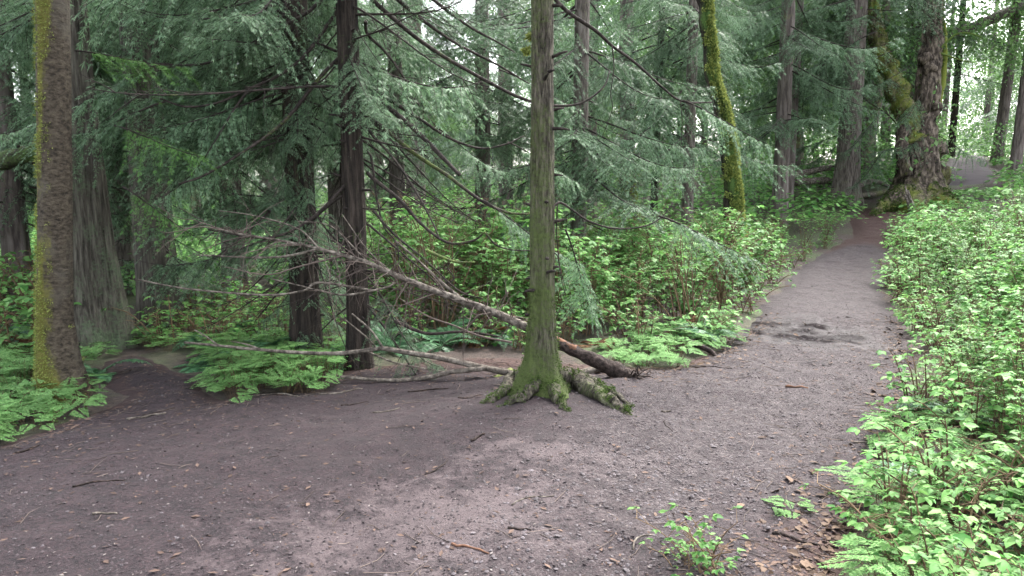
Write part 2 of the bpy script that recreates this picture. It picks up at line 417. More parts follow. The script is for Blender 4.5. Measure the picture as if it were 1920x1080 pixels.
def earth_mat():
    m, n, out = new_mat('trail_earth')
    tc = N(n, 'ShaderNodeTexCoord')
    def nz(s, d=6.0, r=0.6):
        x = N(n, 'ShaderNodeTexNoise', i_Scale=s, i_Detail=d, i_Roughness=r); n.links.new(tc.outputs['Object'], x.inputs['Vector']); return x.outputs['Fac']
    fine = nz(70, 8, 0.75); mid = nz(9, 8, 0.7); big = nz(1.1, 5, 0.6)
    at = N(n, 'ShaderNodeAttribute', attribute_name='dry')
    wt = N(n, 'ShaderNodeAttribute', attribute_name='wet')
    lt = N(n, 'ShaderNodeAttribute', attribute_name='litter')
    gr = N(n, 'ShaderNodeAttribute', attribute_name='gravel')
    dark = ramp(n, [(0.38, (0.0057, 0.0053, 0.0059)), (0.5, (0.0191, 0.0129, 0.0147)), (0.64, (0.0397, 0.0250, 0.0270))]); n.links.new(math_n(n, 'ADD', math_n(n, 'MULTIPLY', fine, .7), math_n(n, 'MULTIPLY', mid, .3)), dark.inputs[0])
    dry = ramp(n, [(0.25, (0.0384, 0.0284, 0.0301)), (0.6, (0.0712, 0.0545, 0.0557)), (0.85, (0.0991, 0.0795, 0.0795))]); n.links.new(fine, dry.inputs[0])
    s = math_n(n, 'ADD', math_n(n, 'MULTIPLY', mid, 0.9), math_n(n, 'MULTIPLY', big, 0.5))
    s = math_n(n, 'ADD', s, at.outputs['Fac'])
    f = math_n(n, 'MULTIPLY', math_n(n, 'SUBTRACT', s, 0.98), 6.0, True)
    c = mixc(n, math_n(n, 'MULTIPLY', f, 0.85), dark.outputs[0], dry.outputs[0])
    vor = N(n, 'ShaderNodeTexVoronoi', i_Scale=75.0); n.links.new(tc.outputs['Object'], vor.inputs['Vector'])
    vr = ramp(n, [(0.0, (0.0213, 0.0161, 0.0174)), (0.5, (0.0493, 0.0396, 0.0403)), (1.0, (0.1098, 0.0952, 0.0930))])
    sx = N(n, 'ShaderNodeSeparateColor'); n.links.new(vor.outputs['Color'], sx.inputs[0]); n.links.new(sx.outputs[0], vr.inputs[0])
    gf = math_n(n, 'MULTIPLY', gr.outputs['Fac'], math_n(n, 'MULTIPLY', math_n(n, 'SUBTRACT', mid, 0.28), 2.6, True))
    c = mixc(n, math_n(n, 'MULTIPLY', gf, 0.8), c, vr.outputs[0])
    lr = ramp(n, [(0.3, (0.0200, 0.0114, 0.0098)), (0.55, (0.0520, 0.0272, 0.0224)), (0.8, (0.1040, 0.0624, 0.0480))]); n.links.new(nz(45, 8, 0.8), lr.inputs[0])
    lf = math_n(n, 'MULTIPLY', math_n(n, 'SUBTRACT', math_n(n, 'ADD', lt.outputs['Fac'], math_n(n, 'MULTIPLY', mid, 0.6)), 0.55), 2.2, True)
    c = mixc(n, math_n(n, 'MULTIPLY', lf, 0.85), c, lr.outputs[0])
    wf = math_n(n, 'MULTIPLY', math_n(n, 'SUBTRACT', math_n(n, 'ADD', wt.outputs['Fac'], math_n(n, 'MULTIPLY', mid, 0.5)), 0.37), 1.8, True)
    c = mixc(n, math_n(n, 'MULTIPLY', wf, 0.85), c, (0.008, 0.0068, 0.007))
    pb = N(n, 'ShaderNodeBsdfPrincipled')
    n.links.new(c, pb.inputs['Base Color'])
    ring = math_n(n, 'MULTIPLY', math_n(n, 'MULTIPLY', wf, math_n(n, 'SUBTRACT', 1.0, wf)), 4.0)
    n.links.new(math_n(n, 'SUBTRACT', 0.85, math_n(n, 'MULTIPLY', ring, 0.22)), pb.inputs['Roughness'])
    n.links.new(math_n(n, 'ADD', math_n(n, 'SUBTRACT', 0.22, math_n(n, 'MULTIPLY', wf, 0.20)), math_n(n, 'MULTIPLY', ring, 0.03)), pb.inputs['Specular IOR Level'])
    hh = math_n(n, 'ADD', math_n(n, 'MULTIPLY', fine, 0.6), math_n(n, 'ADD', mid, math_n(n, 'MULTIPLY', gf, math_n(n, 'SUBTRACT', 0.6, vor.outputs['Distance']))))
    bp = N(n, 'ShaderNodeBump', i_Strength=0.75, i_Distance=0.02); n.links.new(hh, bp.inputs['Height'])
    n.links.new(bp.outputs[0], pb.inputs['Normal'])
    n.links.new(pb.outputs[0], out.inputs['Surface'])
    return m

def axis(lo, a, b, hi, step, grow=1.12):
    mid = list(np.arange(a, b, step)); s, p, left = step, a, []
    while p > lo: s *= grow; p -= s; left.append(p)
    s, p, right = step, mid[-1], []
    while p < hi: s *= grow; p += s; right.append(p)
    return np.array(left[::-1] + mid + right)

def grid_mesh(name, X, Y, Z, mat, keep=None, attrs=None):
    ny, nx = X.shape
    i, j = np.meshgrid(np.arange(ny-1), np.arange(nx-1), indexing='ij')
    Q = np.stack([i*nx+j, i*nx+j+1, (i+1)*nx+j+1, (i+1)*nx+j], -1).reshape(-1, 4)
    V = np.stack([X, Y, Z], -1).reshape(-1, 3)
    idx = np.arange(len(V))
    if keep is not None:
        k = keep.ravel()
        Q = Q[k[Q].any(axis=1)]
        used = np.unique(Q); remap = np.full(len(V), -1); remap[used] = np.arange(len(used)); Q = remap[Q]; V = V[used]; idx = used
    g = Geo(); g.add(V, quads=Q)
    m = g.mesh(name, mat)
    for k, a in (attrs or {}).items():
        at = m.attributes.new(k, 'FLOAT', 'POINT'); at.data.foreach_set('value', a.ravel()[idx].astype(np.float32))
    return m

gx = axis(-260, -7, 9, 300, 0.10); gy = axis(-80, 1.0, 22, 320, 0.10)
GX, GY = np.meshgrid(gx, gy)
GZ = height(GX, GY) + 0.02*fbm(GX*2.5, GY*2.5, 0, 5, 3)*np.exp(-np.hypot(GX, GY)/30) - 0.012
sdg = earth_sd(GX, GY)
GZ = GZ - 0.22*sstep(0.06, 0.3, sdg)           # sunk beneath the earth sheet that lies on it
ground = link('ground', grid_mesh('ground', GX, GY, GZ, floor_mat())); ground['kind'] = 'structure'

px_ = np.arange(-6.2, 10.4, 0.040); py_ = np.concatenate([np.arange(0.9, 9.0, 0.035), np.arange(9.0, 21, 0.07)])
EX, EY = np.meshgrid(px_, py_)
sde = earth_sd(EX, EY)
EZ = path_z(EX, EY)
td = trail_dist(EX, EY)
dry = 0.48*np.exp(-(((EX+0.35-.4*(EY-3.2))/1.1)**2 + ((EY-3.2)/0.8)**2)) + 0.30*np.exp(-(((EX-0.3)/0.9)**2+((EY-4.15)/0.35)**2)) - 0.10*sstep(-1.2, -2.2, EX) - .25*np.exp(-(((EX-PUD[0])/.8)**2+((EY-PUD[1])/1.1)**2)) - 0.06*sstep(4.3, 5.2, EY)*sstep(1.4, 0.4, EX)
wet = 0.80*np.exp(-(((EX-PUD[0])/0.72)**2+((EY-PUD[1])/1.05)**2)) - 0.1 + .75*fbm(EX*5, EY*3.2, 0, 77, 3)*np.exp(-(((EX-PUD[0])/0.9)**2+((EY-PUD[1])/1.2)**2))
gravel = np.exp(-(td/0.85)**4) * sstep(0.1, 1.2, EX + 0.3)
gravel = gravel*(1-np.exp(-(((EX-PUD[0])/.7)**2+((EY-PUD[1])/1.0)**2)))
gravel = np.maximum(gravel, 0.6*np.exp(-(((EX-0.4)/1.2)**2+((EY-2.7)/0.7)**2)))
litter = 0.6*np.exp(-np.maximum(sde, 0)/0.14) - 0.15 + 0.85*sstep(16.0, 17.2, EY) + 0.85*np.exp(-(((EX-0.1)/1.7)**2+((EY-6.5)/0.6)**2)) + 0.5*np.exp(-(((EX-1.2)/0.4)**2+((EY-3.2)/0.6)**2))
litter = litter - 0.8*np.exp(-(td/0.7)**4)*(EY < 16)
path = link('dirt_path', grid_mesh('dirt_path', EX, EY, EZ, earth_mat(), sde > -0.12, dict(dry=dry, wet=wet, gravel=gravel, litter=litter)))
path['kind'] = 'structure'

# the second stretch of trail that crests the rise beyond the maple
c0 = P(1815, 345, 24.0); c1 = P(1812, 300, 31.0)
ux = np.linspace(-1.15, 1.15, 20); uy = np.linspace(-.35, 1, 40)
UX, UY = np.meshgrid(ux, uy)
cxl = c0[0] + (c1[0]-c0[0])*UY*1.25; cyl = c0[1] + (c1[1]-c0[1])*UY*1.25
UXx = cxl + UX*(1 - 0.15*UY)
UZ = height(UXx, cyl) + 0.05 - 0.12*np.abs(UX)**3 - 0.25*sstep(.0, -.3, UY) + .03*fbm(UXx*1.5, cyl*1.5, 0, 8, 3)
m_hill = plain_mat('hill_trail_earth', (0.0372, 0.0282, 0.0322), (0.0620, 0.0498, 0.0558), 3, 0.9, island=False)
hill = link('hill_path', grid_mesh('hill_path', UXx, cyl, UZ, m_hill)); hill['kind'] = 'structure'

# ------------------------------------------------------------------ foliage templates
FROND3 = (np.array([[0, 0, 0], [.07, .45, .02], [0, 1, -.05], [-.07, .45, .02],
                    [.02, .2, 0], [.26, .52, .0], [.34, .74, -.03], [.17, .56, 0],
                    [-.02, .12, 0], [-.28, .44, 0], [-.36, .66, -.03], [-.19, .48, 0]]),
          np.array([[0, 1, 2], [0, 2, 3], [4, 5, 6], [4, 6, 7], [8, 10, 9], [8, 11, 10]]))
BLADE = (np.array([[0, 0, 0], [.22, .5, .03], [0, 1, -.06], [-.22, .5, .03]]), np.array([[0, 1, 2], [0, 2, 3]]))
LEAF = (np.array([[0, 0, 0], [0, .35, -.02], [0, .7, -.05], [0, 1.0, -.16],
                  [.24, .16, .05], [.34, .42, .06], [.20, .74, .0], [-.24, .16, .05], [-.34, .42, .06], [-.20, .74, .0]]),
        np.array([[0, 4, 1], [4, 5, 1], [1, 5, 2], [5, 6, 2], [2, 6, 3], [0, 1, 7], [7, 1, 8], [1, 2, 8], [8, 2, 9], [2, 3, 9]]))

def rand_unit(r, n):
    return norm(r.normal(size=(n, 3)))

def bough_points(L, droop, up, n, sway, r):
    t = np.linspace(0, 1, n)
    z = L*(-droop*t**1.3 + up*t**3.2)
    y = sway*L*np.sin(t*2.2)*t
    x = L*(t - 0.06*t**2)
    return np.stack([x, y, z], -1)

def bough_geo(seed, L=2.2, droop=0.5, up=0.28, dens=1.0, coarse=False, gaps=0.15, frond=1.0):
    """a drooping cedar bough: (wood Geo, foliage Geo)"""
    r = np.random.default_rng(seed)
    wood, fol = Geo(), Geo()
    n = 8 if coarse else 14
    S = bough_points(L, droop, up, n, r.uniform(-.12, .12), r)
    tube(wood, S, np.linspace(0.014*L/2.2+0.004, 0.003, n), 4 if coarse else 5)
    ns = int(L*dens*(8 if coarse else 19))
    ts = np.sort(r.uniform(0.14, 1.0, ns))
    pos, dirs, nor, lens = [], [], [], []
    for k, t in enumerate(ts):
        if r.random() < gaps: continue
        f = t*(n-1); i = min(int(f), n-2); a = f-i
        b = S[i]*(1-a)+S[i+1]*a; T = norm(S[i+1]-S[i])
        side = 1 if k % 2 else -1
        Sv = norm(np.cross(T, [0, 0, 1.0]))*side
        ang = R(r.uniform(38, 72))
        d = norm(T*math.cos(ang) + Sv*math.sin(ang) + np.array([0, 0, r.uniform(-.55, .05)]))
        ls = L*r.uniform(.16, .34)*(0.35+1.0*math.sin(math.pi*min(1, t*0.86+0.12)))
        step = 0.10 if coarse else 0.034
        m = max(3, int(ls/step))
        u = (np.arange(m)+0.5)/m
        q = b + d*ls*u[:, None] + np.array([0, 0, -1.0])*(0.42*ls)*(u**2)[:, None]
        tan = norm(np.gradient(q, axis=0)) if m > 1 else d[None]
        if not coarse:
            tube(wood, q[::max(1, m//4)], np.linspace(.004, .0015, len(q[::max(1, m//4)])), 3, cap=False)
        sd = norm(np.cross(tan, [0, 0, 1.0]))
        for sg in (-1, 1):
            an = R(46)+r.normal(0, .2, m)
            dd = tan*np.cos(an)[:, None] + sd*sg*np.sin(an)[:, None] + np.array([0, 0, -1.0])*r.uniform(.05, .5, m)[:, None]
            pos.append(q + r.normal(0, .006, (m, 3))); dirs.append(dd); nor.append(np.array([0, 0, 1.0]) + r.normal(0, .35, (m, 3)))
            lens.append(r.uniform(.6, 1.15, m)*(0.20 if coarse else 0.098)*(1.05-0.55*u)*frond)
        pos.append(q[-1:]); dirs.append(tan[-1:]); nor.append(np.array([[0, 0, 1.0]])); lens.append(np.array([0.2 if coarse else .10])*frond)
    pos, dirs, nor, lens = np.vstack(pos), np.vstack(dirs), np.vstack(nor), np.concatenate(lens)
    M = frames(dirs, nor)*lens[:, None, None]
    scatter(fol, *(FROND3), M, pos)
    return wood, fol

BOUGHS = []
for k in range(9):
    Lk = [2.4, 2.2, 2.6, 1.9, 2.3, 1.7, 2.5, 2.0, 2.1][k]
    w, f = bough_geo(100+k, Lk, [.55, .4, .62, .35, .5, .3, .45, .7, .25][k], [.3, .22, .4, .1, .3, .1, .2, .38, .05][k])
    BOUGHS.append((w.mesh('bough_wood', M_BRANCH), f.mesh('bough_foliage', M_CEDAR)))
BOUGH_Y = []
for k in range(2):
    w, f = bough_geo(150+k, 1.6, .3, .1, 1.1)
    BOUGH_Y.append((w.mesh('green_bough_wood', M_BRANCH), f.mesh('green_bough_foliage', M_CEDAR_Y)))

def dead_branch_mesh(seed, L=1.8):
    r = np.random.default_rng(seed); g = Geo()
    S = bough_points(L, r.uniform(.2, .7), r.uniform(.1, .4), 12, r.uniform(-.2, .2), r)
    tube(g, S, np.linspace(.013, .003, 12), 5, attr=0.12)
    for k in range(12):
        t = r.uniform(.2, .98); i = int(t*11); b = S[min(i, 11)]
        d = norm(rand_unit(r, 1)[0]*[.8, .9, .7] + [0.7, 0, -.15]); l = r.uniform(.15, .55)
        u = np.linspace(0, 1, 5)[:, None]
        q = b + d*l*u + np.array([0, 0, -1])*l*.25*u**2 + r.normal(0, .012, (5, 3))*u
        tube(g, q, np.linspace(.005, .0015, 5), 3, cap=False, attr=0.0)
        if r.random() < .6:
            b2 = q[2]; d2 = norm(d + rand_unit(r, 1)[0]*.8)
            tube(g, b2 + d2*l*.5*u, np.linspace(.003, .001, 5), 3, cap=False)
    return g.mesh('dead_branch', M_BRANCH, attr='moss')
DEADB = [dead_branch_mesh(200+k, [1.4, 1.8, 1.1, 2.0][k]) for k in range(4)]

# ------------------------------------------------------------------ trunks
def trunk_geo(ctrl, k=40, dz=0.08, flare=0.0, fh=0.35, lobes=5, flute=0.0, nfl=3, bark=0.01, bfreq=7.0, seed=0, moss=None, kink=0.0):
    """ctrl: rows (z, dx, dy, r). returns Geo with a moss attribute, and the axis function"""
    c = np.asarray(ctrl, float)
    nz = max(8, int((c[-1, 0]-c[0, 0])/dz))
    zs = np.linspace(0, 1, nz)**1.15*(c[-1, 0]-c[0, 0]) + c[0, 0]
    ax = np.interp(zs, c[:, 0], c[:, 1]); ay = np.interp(zs, c[:, 0], c[:, 2]); rr = np.interp(zs, c[:, 0], c[:, 3])
    if kink:
        ax = ax + kink*fbm(zs*.9, 0*zs, 0, seed+5, 3); ay = ay + kink*fbm(zs*.9, 0*zs+9, 0, seed+6, 3)
    th = np.linspace(0, 2*math.pi, k, endpoint=False)
    TH, ZZ = np.meshgrid(th, zs)
    RR = rr[:, None]*np.ones_like(TH)
    ph = seed*1.7
    lob = 0.5+0.5*np.cos(lobes*TH+ph+1.3*np.sin(TH+ph))
    RR = RR + flare*np.exp(-np.maximum(ZZ, 0)/fh)*(0.35+0.65*lob**2)
    RR = RR*(1+flute*np.cos(nfl*TH+ph*2+0.25*np.sin(ZZ*.8))*np.exp(-np.maximum(ZZ, 0)/9.0))
    cs, sn = np.cos(TH), np.sin(TH)
    rid = 1-np.abs(fbm(cs*bfreq*0.5+3, sn*bfreq*0.5, ZZ*1.1, seed+21, 4))*3.2
    RR = RR + bark*rid + bark*0.8*fbm(cs*2, sn*2, ZZ*2.4, seed+31, 3)
    X = ax[:, None]+RR*cs; Y = ay[:, None]+RR*sn
    V = np.stack([X, Y, ZZ], -1).reshape(-1, 3)
    i, j = np.meshgrid(np.arange(nz-1), np.arange(k), indexing='ij'); j2 = (j+1) % k
    Q = np.stack([i*k+j, i*k+j2, (i+1)*k+j2, (i+1)*k+j], -1).reshape(-1, 4)
    mo = np.zeros(len(V)) if moss is None else moss(TH, ZZ).reshape(-1)
    g = Geo(); g.add(V, quads=Q, attr=mo)
    fx = lambda z: np.array([np.interp(z, zs, ax), np.interp(z, zs, ay), z, np.interp(z, zs, rr)])
    return g, fx, (np.stack([cs, sn, 0.25+0*cs], -1).reshape(-1, 3))

def moss_tufts(parent, g, normals, mat, thr, count, size, seed, zmax=9, name='moss'):
    r = np.random.default_rng(seed)
    V = np.vstack(g.v); a = np.concatenate(g.attr)
    nn = fbm(V[:, 0]*9, V[:, 1]*9, V[:, 2]*7, seed, 3)
    ok = np.nonzero((a + nn*0.7 > thr) & (V[:, 2] < zmax))[0]
    if not len(ok): return
    s = r.choice(ok, count)
    p = V[s] + r.normal(0, .008, (count, 3))
    d = norm(normals[s]*1.0 + r.normal(0, .55, (count, 3)) + np.array([0, 0, -.25]))
    M = frames(d, rand_unit(r, count))*(r.uniform(.5, 1.4, count)*size)[:, None, None]
    gg = Geo(); scatter(gg, *BLADE, M, p)
    return stuff(link(name, gg.mesh('moss', mat), parent))

def add_bough(root, fx, z, az, scale=1.0, tilt=0.0, which=None, pool=None):
    pool = pool or BOUGHS
    k = random.randrange(len(pool)) if which is None else which
    a = fx(z)
    b = link('bough', pool[k][0], root, (a[0], a[1], a[2]), (random.uniform(-.25, .25), tilt, az), scale)
    f = stuff(link('foliage', pool[k][1], b))
    return b

def add_boughs(root, fx, z0, z1, n, smin, smax, az0=0, az1=2*math.pi, tilt=(-.25, .25), pool=None, seed=1, ymin=5.9):
    random.seed(seed)
    wl = root.location
    made = 0; tries = 0
    while made < n and tries < n*6:
        tries += 1
        z = random.uniform(z0, z1); az = random.uniform(az0, az1); s = random.uniform(smin, smax)
        tip = wl[1] + fx(z)[1] + 2.1*s*math.sin(az)
        if tip < ymin: continue
        add_bough(root, fx, z, az, s, random.uniform(*tilt), pool=pool); made += 1

def add_dead(root, fx, z0, z1, n, smin, smax, seed=1, ymin=5.7):
    random.seed(seed); made = tries = 0
    while made < n and tries < n*6:
        tries += 1
        z = random.uniform(z0, z1); az = random.uniform(0, 2*math.pi); s = random.uniform(smin, smax)
        if root.location[1] + 1.5*s*math.sin(az) < ymin: continue
        a = fx(z); link('dead_branch', random.choice(DEADB), root, a[:3], (random.uniform(-1, 1), random.uniform(-.3, .4), az), s); made += 1

def branch(root, pts_world, r0, r1, name='branch', mat=None, moss=0.0, k=7, n=None, seed=0, bump=0.12, tufts=0):
    pts = np.asarray(pts_world, float) - np.array(root.location)
    n = n or 6*len(pts)
    c = catmull(pts, n)
    rr = np.random.default_rng(seed+77)
    g = Geo(); tube(g, c, np.linspace(r0, r1, n), k, seed=seed, bump=bump, attr=moss)
    o = link(name, g.mesh(name, mat or M_BRANCH, attr='moss'), root)
    if tufts: moss_tufts(root, g, norm(np.vstack(g.v) - np.vstack([np.repeat(c, k, 0), c[:1], c[-1:]])), M_MOSSG, .3, tufts, .05, seed, 99)
    return o

def pix_branch(root, pix, d0, d1, r0, r1, **kw):
    ds = np.linspace(d0, d1, len(pix))
    return branch(root, [P(x, y, d) for (x, y), d in zip(pix, ds)], r0, r1, **kw)

# ------------------------------------------------------------------ 1. the tree in the middle
bt = ground_at(1016, 762)
T = thing('cedar_tree', 'slim mossy tree standing alone on the bare earth in the middle, roots spread', 'tree', (bt[0], bt[1], bt[2]+0.06))
top = P(1006, -120, bt[1]+0.05) - np.array(T.location)
D = bt[1]
def ctr(px, py): q = P(px, py, D/ (math.cos(PITCH)) * 1.0); return q
z_ = [-0.15, 0.0, 0.12, 0.3, 0.6, 1.2, 2.2, 3.4, 6.0, 12.0]
r_ = [0.24, 0.19, 0.14, 0.110, 0.090, 0.080, 0.073, 0.068, 0.06, 0.03]
ctrl = [(z, -0.004*z, 0.01*z, r) for z, r in zip(z_, r_)]
def m_c(TH, Z):
    return 0.26*np.exp(-np.maximum(Z, 0)/0.45) + 0.20*np.exp(-np.maximum(Z, 0)/2.0) + 0.235 + 0.12*np.cos(TH-R(200))*np.exp(-np.maximum(Z, 0)/2.0)
g, fx, nr = trunk_geo(ctrl, 90, 0.028, flare=0.17, fh=0.13, lobes=4, flute=0.04, nfl=4, bark=0.009, bfreq=13, seed=3, moss=m_c)
link('trunk', g.mesh('centre_trunk', M_BCENTER, attr='moss'), T)
moss_tufts(T, g, nr, M_MOSSG, 0.44, 4200, 0.014, 5, 0.8)
def root_part(pts, r0, r1, moss, seed, flat=0.75):
    c = catmull(np.array(pts, float), 26); n = len(c)
    c = c + np.random.default_rng(seed).normal(0, .006, c.shape)
    gg = Geo(); tube(gg, c, np.linspace(r0, r1, n)*(1+0.18*np.sin(np.linspace(0, 9, n)+seed)), 12, seed=seed, bump=0.42, attr=moss)
    o = link('root', gg.mesh('root', M_BCENTER, attr='moss'), T)
    ng = norm(np.vstack(gg.v) - np.vstack([np.repeat(c, 12, 0), c[:1], c[-1:]]))
    gg.attr = [np.concatenate(gg.attr)*0 + moss*1.0 + 0.35*ng[:, 2]]
    moss_tufts(T, gg, ng, M_MOSSG, 0.46, 1300, 0.013, seed+9)
L0 = np.array(T.location)
def gl(px, py, dz=0.0):
    q = ground_at(px, py); q = np.array([q[0], q[1], float(path_z(np.array([q[0]]), np.array([q[1]]))[0])+dz]); return q - L0
root_part([(-.06, -.05, .16), gl(968, 752, .07), gl(945, 768, .03), gl(920, 778, .0), gl(888, 786, -.05)], .072, .010, .24, 1)
root_part([(-.02, -.10, .13), gl(1000, 775, .06), gl(980, 782, .02), gl(955, 785, .0), gl(925, 792, -.05)], .055, .010, .22, 2)
root_part([(.04, -.10, .13), gl(1036, 776, .07), gl(1050, 786, .02), gl(1056, 793, .0), gl(1072, 806, -.05)], .062, .012, .24, 3)
root_part([(.09, -.03, .20), gl(1072, 752, .07), gl(1110, 774, .035), gl(1140, 789, .01), gl(1172, 802, -.01), gl(1205, 812, -.06)], .066, .014, .22, 4)
root_part([(.07, .0, .15), gl(1085, 752, .08), gl(1125, 765, .06), gl(1160, 776, .02), gl(1185, 786, -.03)], .045, .014, .15, 5)
root_part([gl(1140, 788, .04), gl(1165, 797, .015), gl(1180, 802, -.03)], .028, .010, .0, 6)
root_part([(.1, .08, .12), (.22, .2, .04), (.34, .32, -.04)], .05, .02, .2, 7)
root_part([(-.1, .06, .12), (-.24, .15, .04), (-.36, .2, -.04)], .05, .02, .2, 8)
# small knots and moss pads on the stem
for (px, py, s) in ((996, 68, .03), (988, 95, .022)):
    q = P(px, py, D*1.0) - L0
    gg = Geo(); rr_ = np.random.default_rng(int(px)); M = frames(rand_unit(rr_, 260)+[-.4, -.3, -.2], rand_unit(rr_, 260))*rr_.uniform(.015, .04, 260)[:, None, None]
    scatter(gg, *BLADE, M, q + rr_.normal(0, s*.5, (260, 3))*[.8, .6, .5]); stuff(link('moss_pad', gg.mesh('moss_pad', M_MOSS), T))
pix_branch(T, [(1022, -25), (1060, 18), (1117, 58), (1148, 86), (1194, 120), (1241, 163), (1280, 190), (1335, 192)], 5.35, 5.9, .016, .006, moss=.05, seed=2)
pix_branch(T, [(1148, 86), (1151, 130), (1145, 175), (1148, 205), (1130, 255)], 5.55, 5.6, .005, .002, name='twig')
pix_branch(T, [(1276, 190), (1279, 230), (1276, 290)], 5.8, 5.8, .004, .0015, name='twig')
pix_branch(T, [(1028, 402), (1048, 380), (1075, 395), (1105, 415), (1150, 428), (1205, 425), (1240, 408), (1262, 380)], 5.3, 5.7, .010, .004, moss=.02, seed=4)
pix_branch(T, [(1028, 470), (1045, 480), (1052, 520), (1062, 560)], 5.3, 5.35, .005, .002, name='twig')
pix_branch(T, [(1045, 385), (1044, 440), (1050, 500), (1062, 545)], 5.3, 5.4, .005, .002, name='twig')
# upper crown, above the frame
add_boughs(T, fx, 4.6, 11, 6, .5, .9, seed=31, ymin=2.0)
b = add_bough(T, fx, 1.35, R(25), .55, .1, which=3); b.location = P(1235, 405, 5.6)-L0
b = add_bough(T, fx, 1.35, R(10), .5, .25, which=5); b.location = P(1060, 430, 5.4)-L0; b.rotation_euler = (0, .9, R(40))
b = add_bough(T, fx, 1.35, R(10), .45, .25, which=3); b.location = P(1280, 188, 5.8)-L0; b.rotation_euler = (0.2, .2, R(-5))

# ------------------------------------------------------------------ 2. dark trees left of the middle, with their arching branches
def simple_tree(name, label, cat, base, ctrl, mat, group=None, k=40, **kw):
    T = thing(name, label, cat, base, group)
    g, fx, nr = trunk_geo(ctrl, k, **kw)
    link('trunk', g.mesh(name + '_trunk', mat, attr='moss'), T)
    return T, fx, g, nr

def taper(r0, r1, H, lean=(0, 0), n=7, sag=0.0):
    t = np.linspace(0, 1, n)
    return [(-0.2, 0, 0, r0*1.02)] + [(H*a, lean[0]*a + sag*math.sin(math.pi*a), lean[1]*a, r0+(r1-r0)*a) for a in t]

b5 = ground_at(676, 690)
T5, fx5, g5, n5 = simple_tree('cedar_tree', 'dark trunked tree with arching mossy branches behind the fallen tree', 'tree', b5,
    taper(.090, .045, 13, (-0.15, 0.1)), M_BDARK, k=56, dz=.05, flare=.05, fh=.3, bark=.012, bfreq=9, seed=5, moss=lambda t, z: .12+0*t)
d5 = b5[1]
ARCS = [
 ([(690, -10), (715, 15), (800, 85), (900, 145), (980, 185), (1040, 198), (1090, 193), (1130, 165), (1143, 135)], 0, .5, .019, .006, .10),
 ([(690, -55), (752, 5), (845, 75), (930, 120), (980, 150)], 0, .8, .017, .007, .14),
 ([(720, -80), (820, 5), (880, 50), (935, 80), (965, 98)], .1, 1.2, .016, .006, .05),
 ([(690, 165), (715, 190), (780, 245), (825, 290), (862, 328)], 0, -.5, .022, .014, .06),
 ([(690, 150), (720, 180), (790, 225), (845, 260), (900, 278), (950, 270), (982, 255)], 0, .3, .016, .005, .10),
 ([(690, 240), (700, 255), (740, 300), (780, 360), (810, 415), (825, 450)], 0, -.5, .012, .005, .08),
 ([(690, 325), (700, 335), (750, 375), (790, 420), (840, 455), (885, 452), (910, 435)], 0, -.6, .017, .006, .20),
 ([(690, 220), (725, 245), (780, 290), (840, 330), (900, 375), (950, 398), (990, 402)], 0, -.3, .019, .008, .30),
 ([(685, 40), (690, 65), (725, 100), (760, 150), (780, 190), (820, 240)], 0, .5, .014, .005, .05),
 ([(690, 285), (697, 300), (707, 375), (720, 425), (745, 460), (748, 520)], 0, -.4, .010, .004, .05),
 ([(800, 470), (850, 490), (890, 492)], -.6, -.7, .012, .006, .35),
 ([(910, 437), (935, 462), (985, 470), (1045, 458)], -.6, -.4, .007, .003, .10),
 ([(700, 395), (740, 440), (800, 490), (860, 545), (905, 560)], -.2, -.6, .010, .004, .10),
 ([(690, 420), (760, 480), (830, 545), (840, 600)], -.1, -.2, .009, .003, .10),
 ([(660, -20), (600, 5), (575, 25), (520, 55), (455, 90), (380, 120), (290, 120)], 0, -.3, .016, .007, .02),
 ([(662, -10), (640, 10), (575, 100), (525, 140), (470, 165), (410, 192), (350, 200), (300, 185)], 0, -.5, .016, .006, .05),
 ([(662, 85), (640, 105), (600, 145), (545, 215), (500, 255), (440, 295), (380, 330), (335, 345)], 0, -.7, .017, .007, .18),
 ([(665, 330), (640, 355), (590, 405), (530, 440), (475, 445), (390, 430)], 0, -.6, .015, .005, .05),
 ([(665, 95), (640, 110), (605, 150), (570, 160)], 0, -.3, .010, .004, .05),
]
for i, (pp, a, b_, r0, r1, mo) in enumerate(ARCS):
    pix_branch(T5, pp, d5+a, d5+b_, r0*1.15, r1*1.1, moss=mo, seed=i)
random.seed(4)
for (px, py, dd, az, s, tl) in ((935, 130, .9, -10, .5, .2), (905, 375, -.3, -15, .4, .3), (820, 240, .5, -30, .4, .3),
                                (300, 120, -.3, 190, .55, .2), (310, 190, -.4, 185, .5, .1), (470, 165, -.4, 200, .5, .6),
                                (950, 265, .3, 0, .4, .3), (690, 520, -.1, -30, .4, .5)):
    bb = add_bough(T5, fx5, 2, R(az), s, tl); bb.location = P(px, py, d5+dd) - np.array(T5.location)
add_boughs(T5, fx5, 1.7, 3.6, 9, .2, .4, R(150), R(390), tilt=(.3, .9), seed=19, ymin=5.4)
add_dead(T5, fx5, .5, 4.5, 40, .5, 1.1, seed=8)
add_boughs(T5, fx5, 4.2, 12, 8, .6, 1.0, seed=9, ymin=4.5)

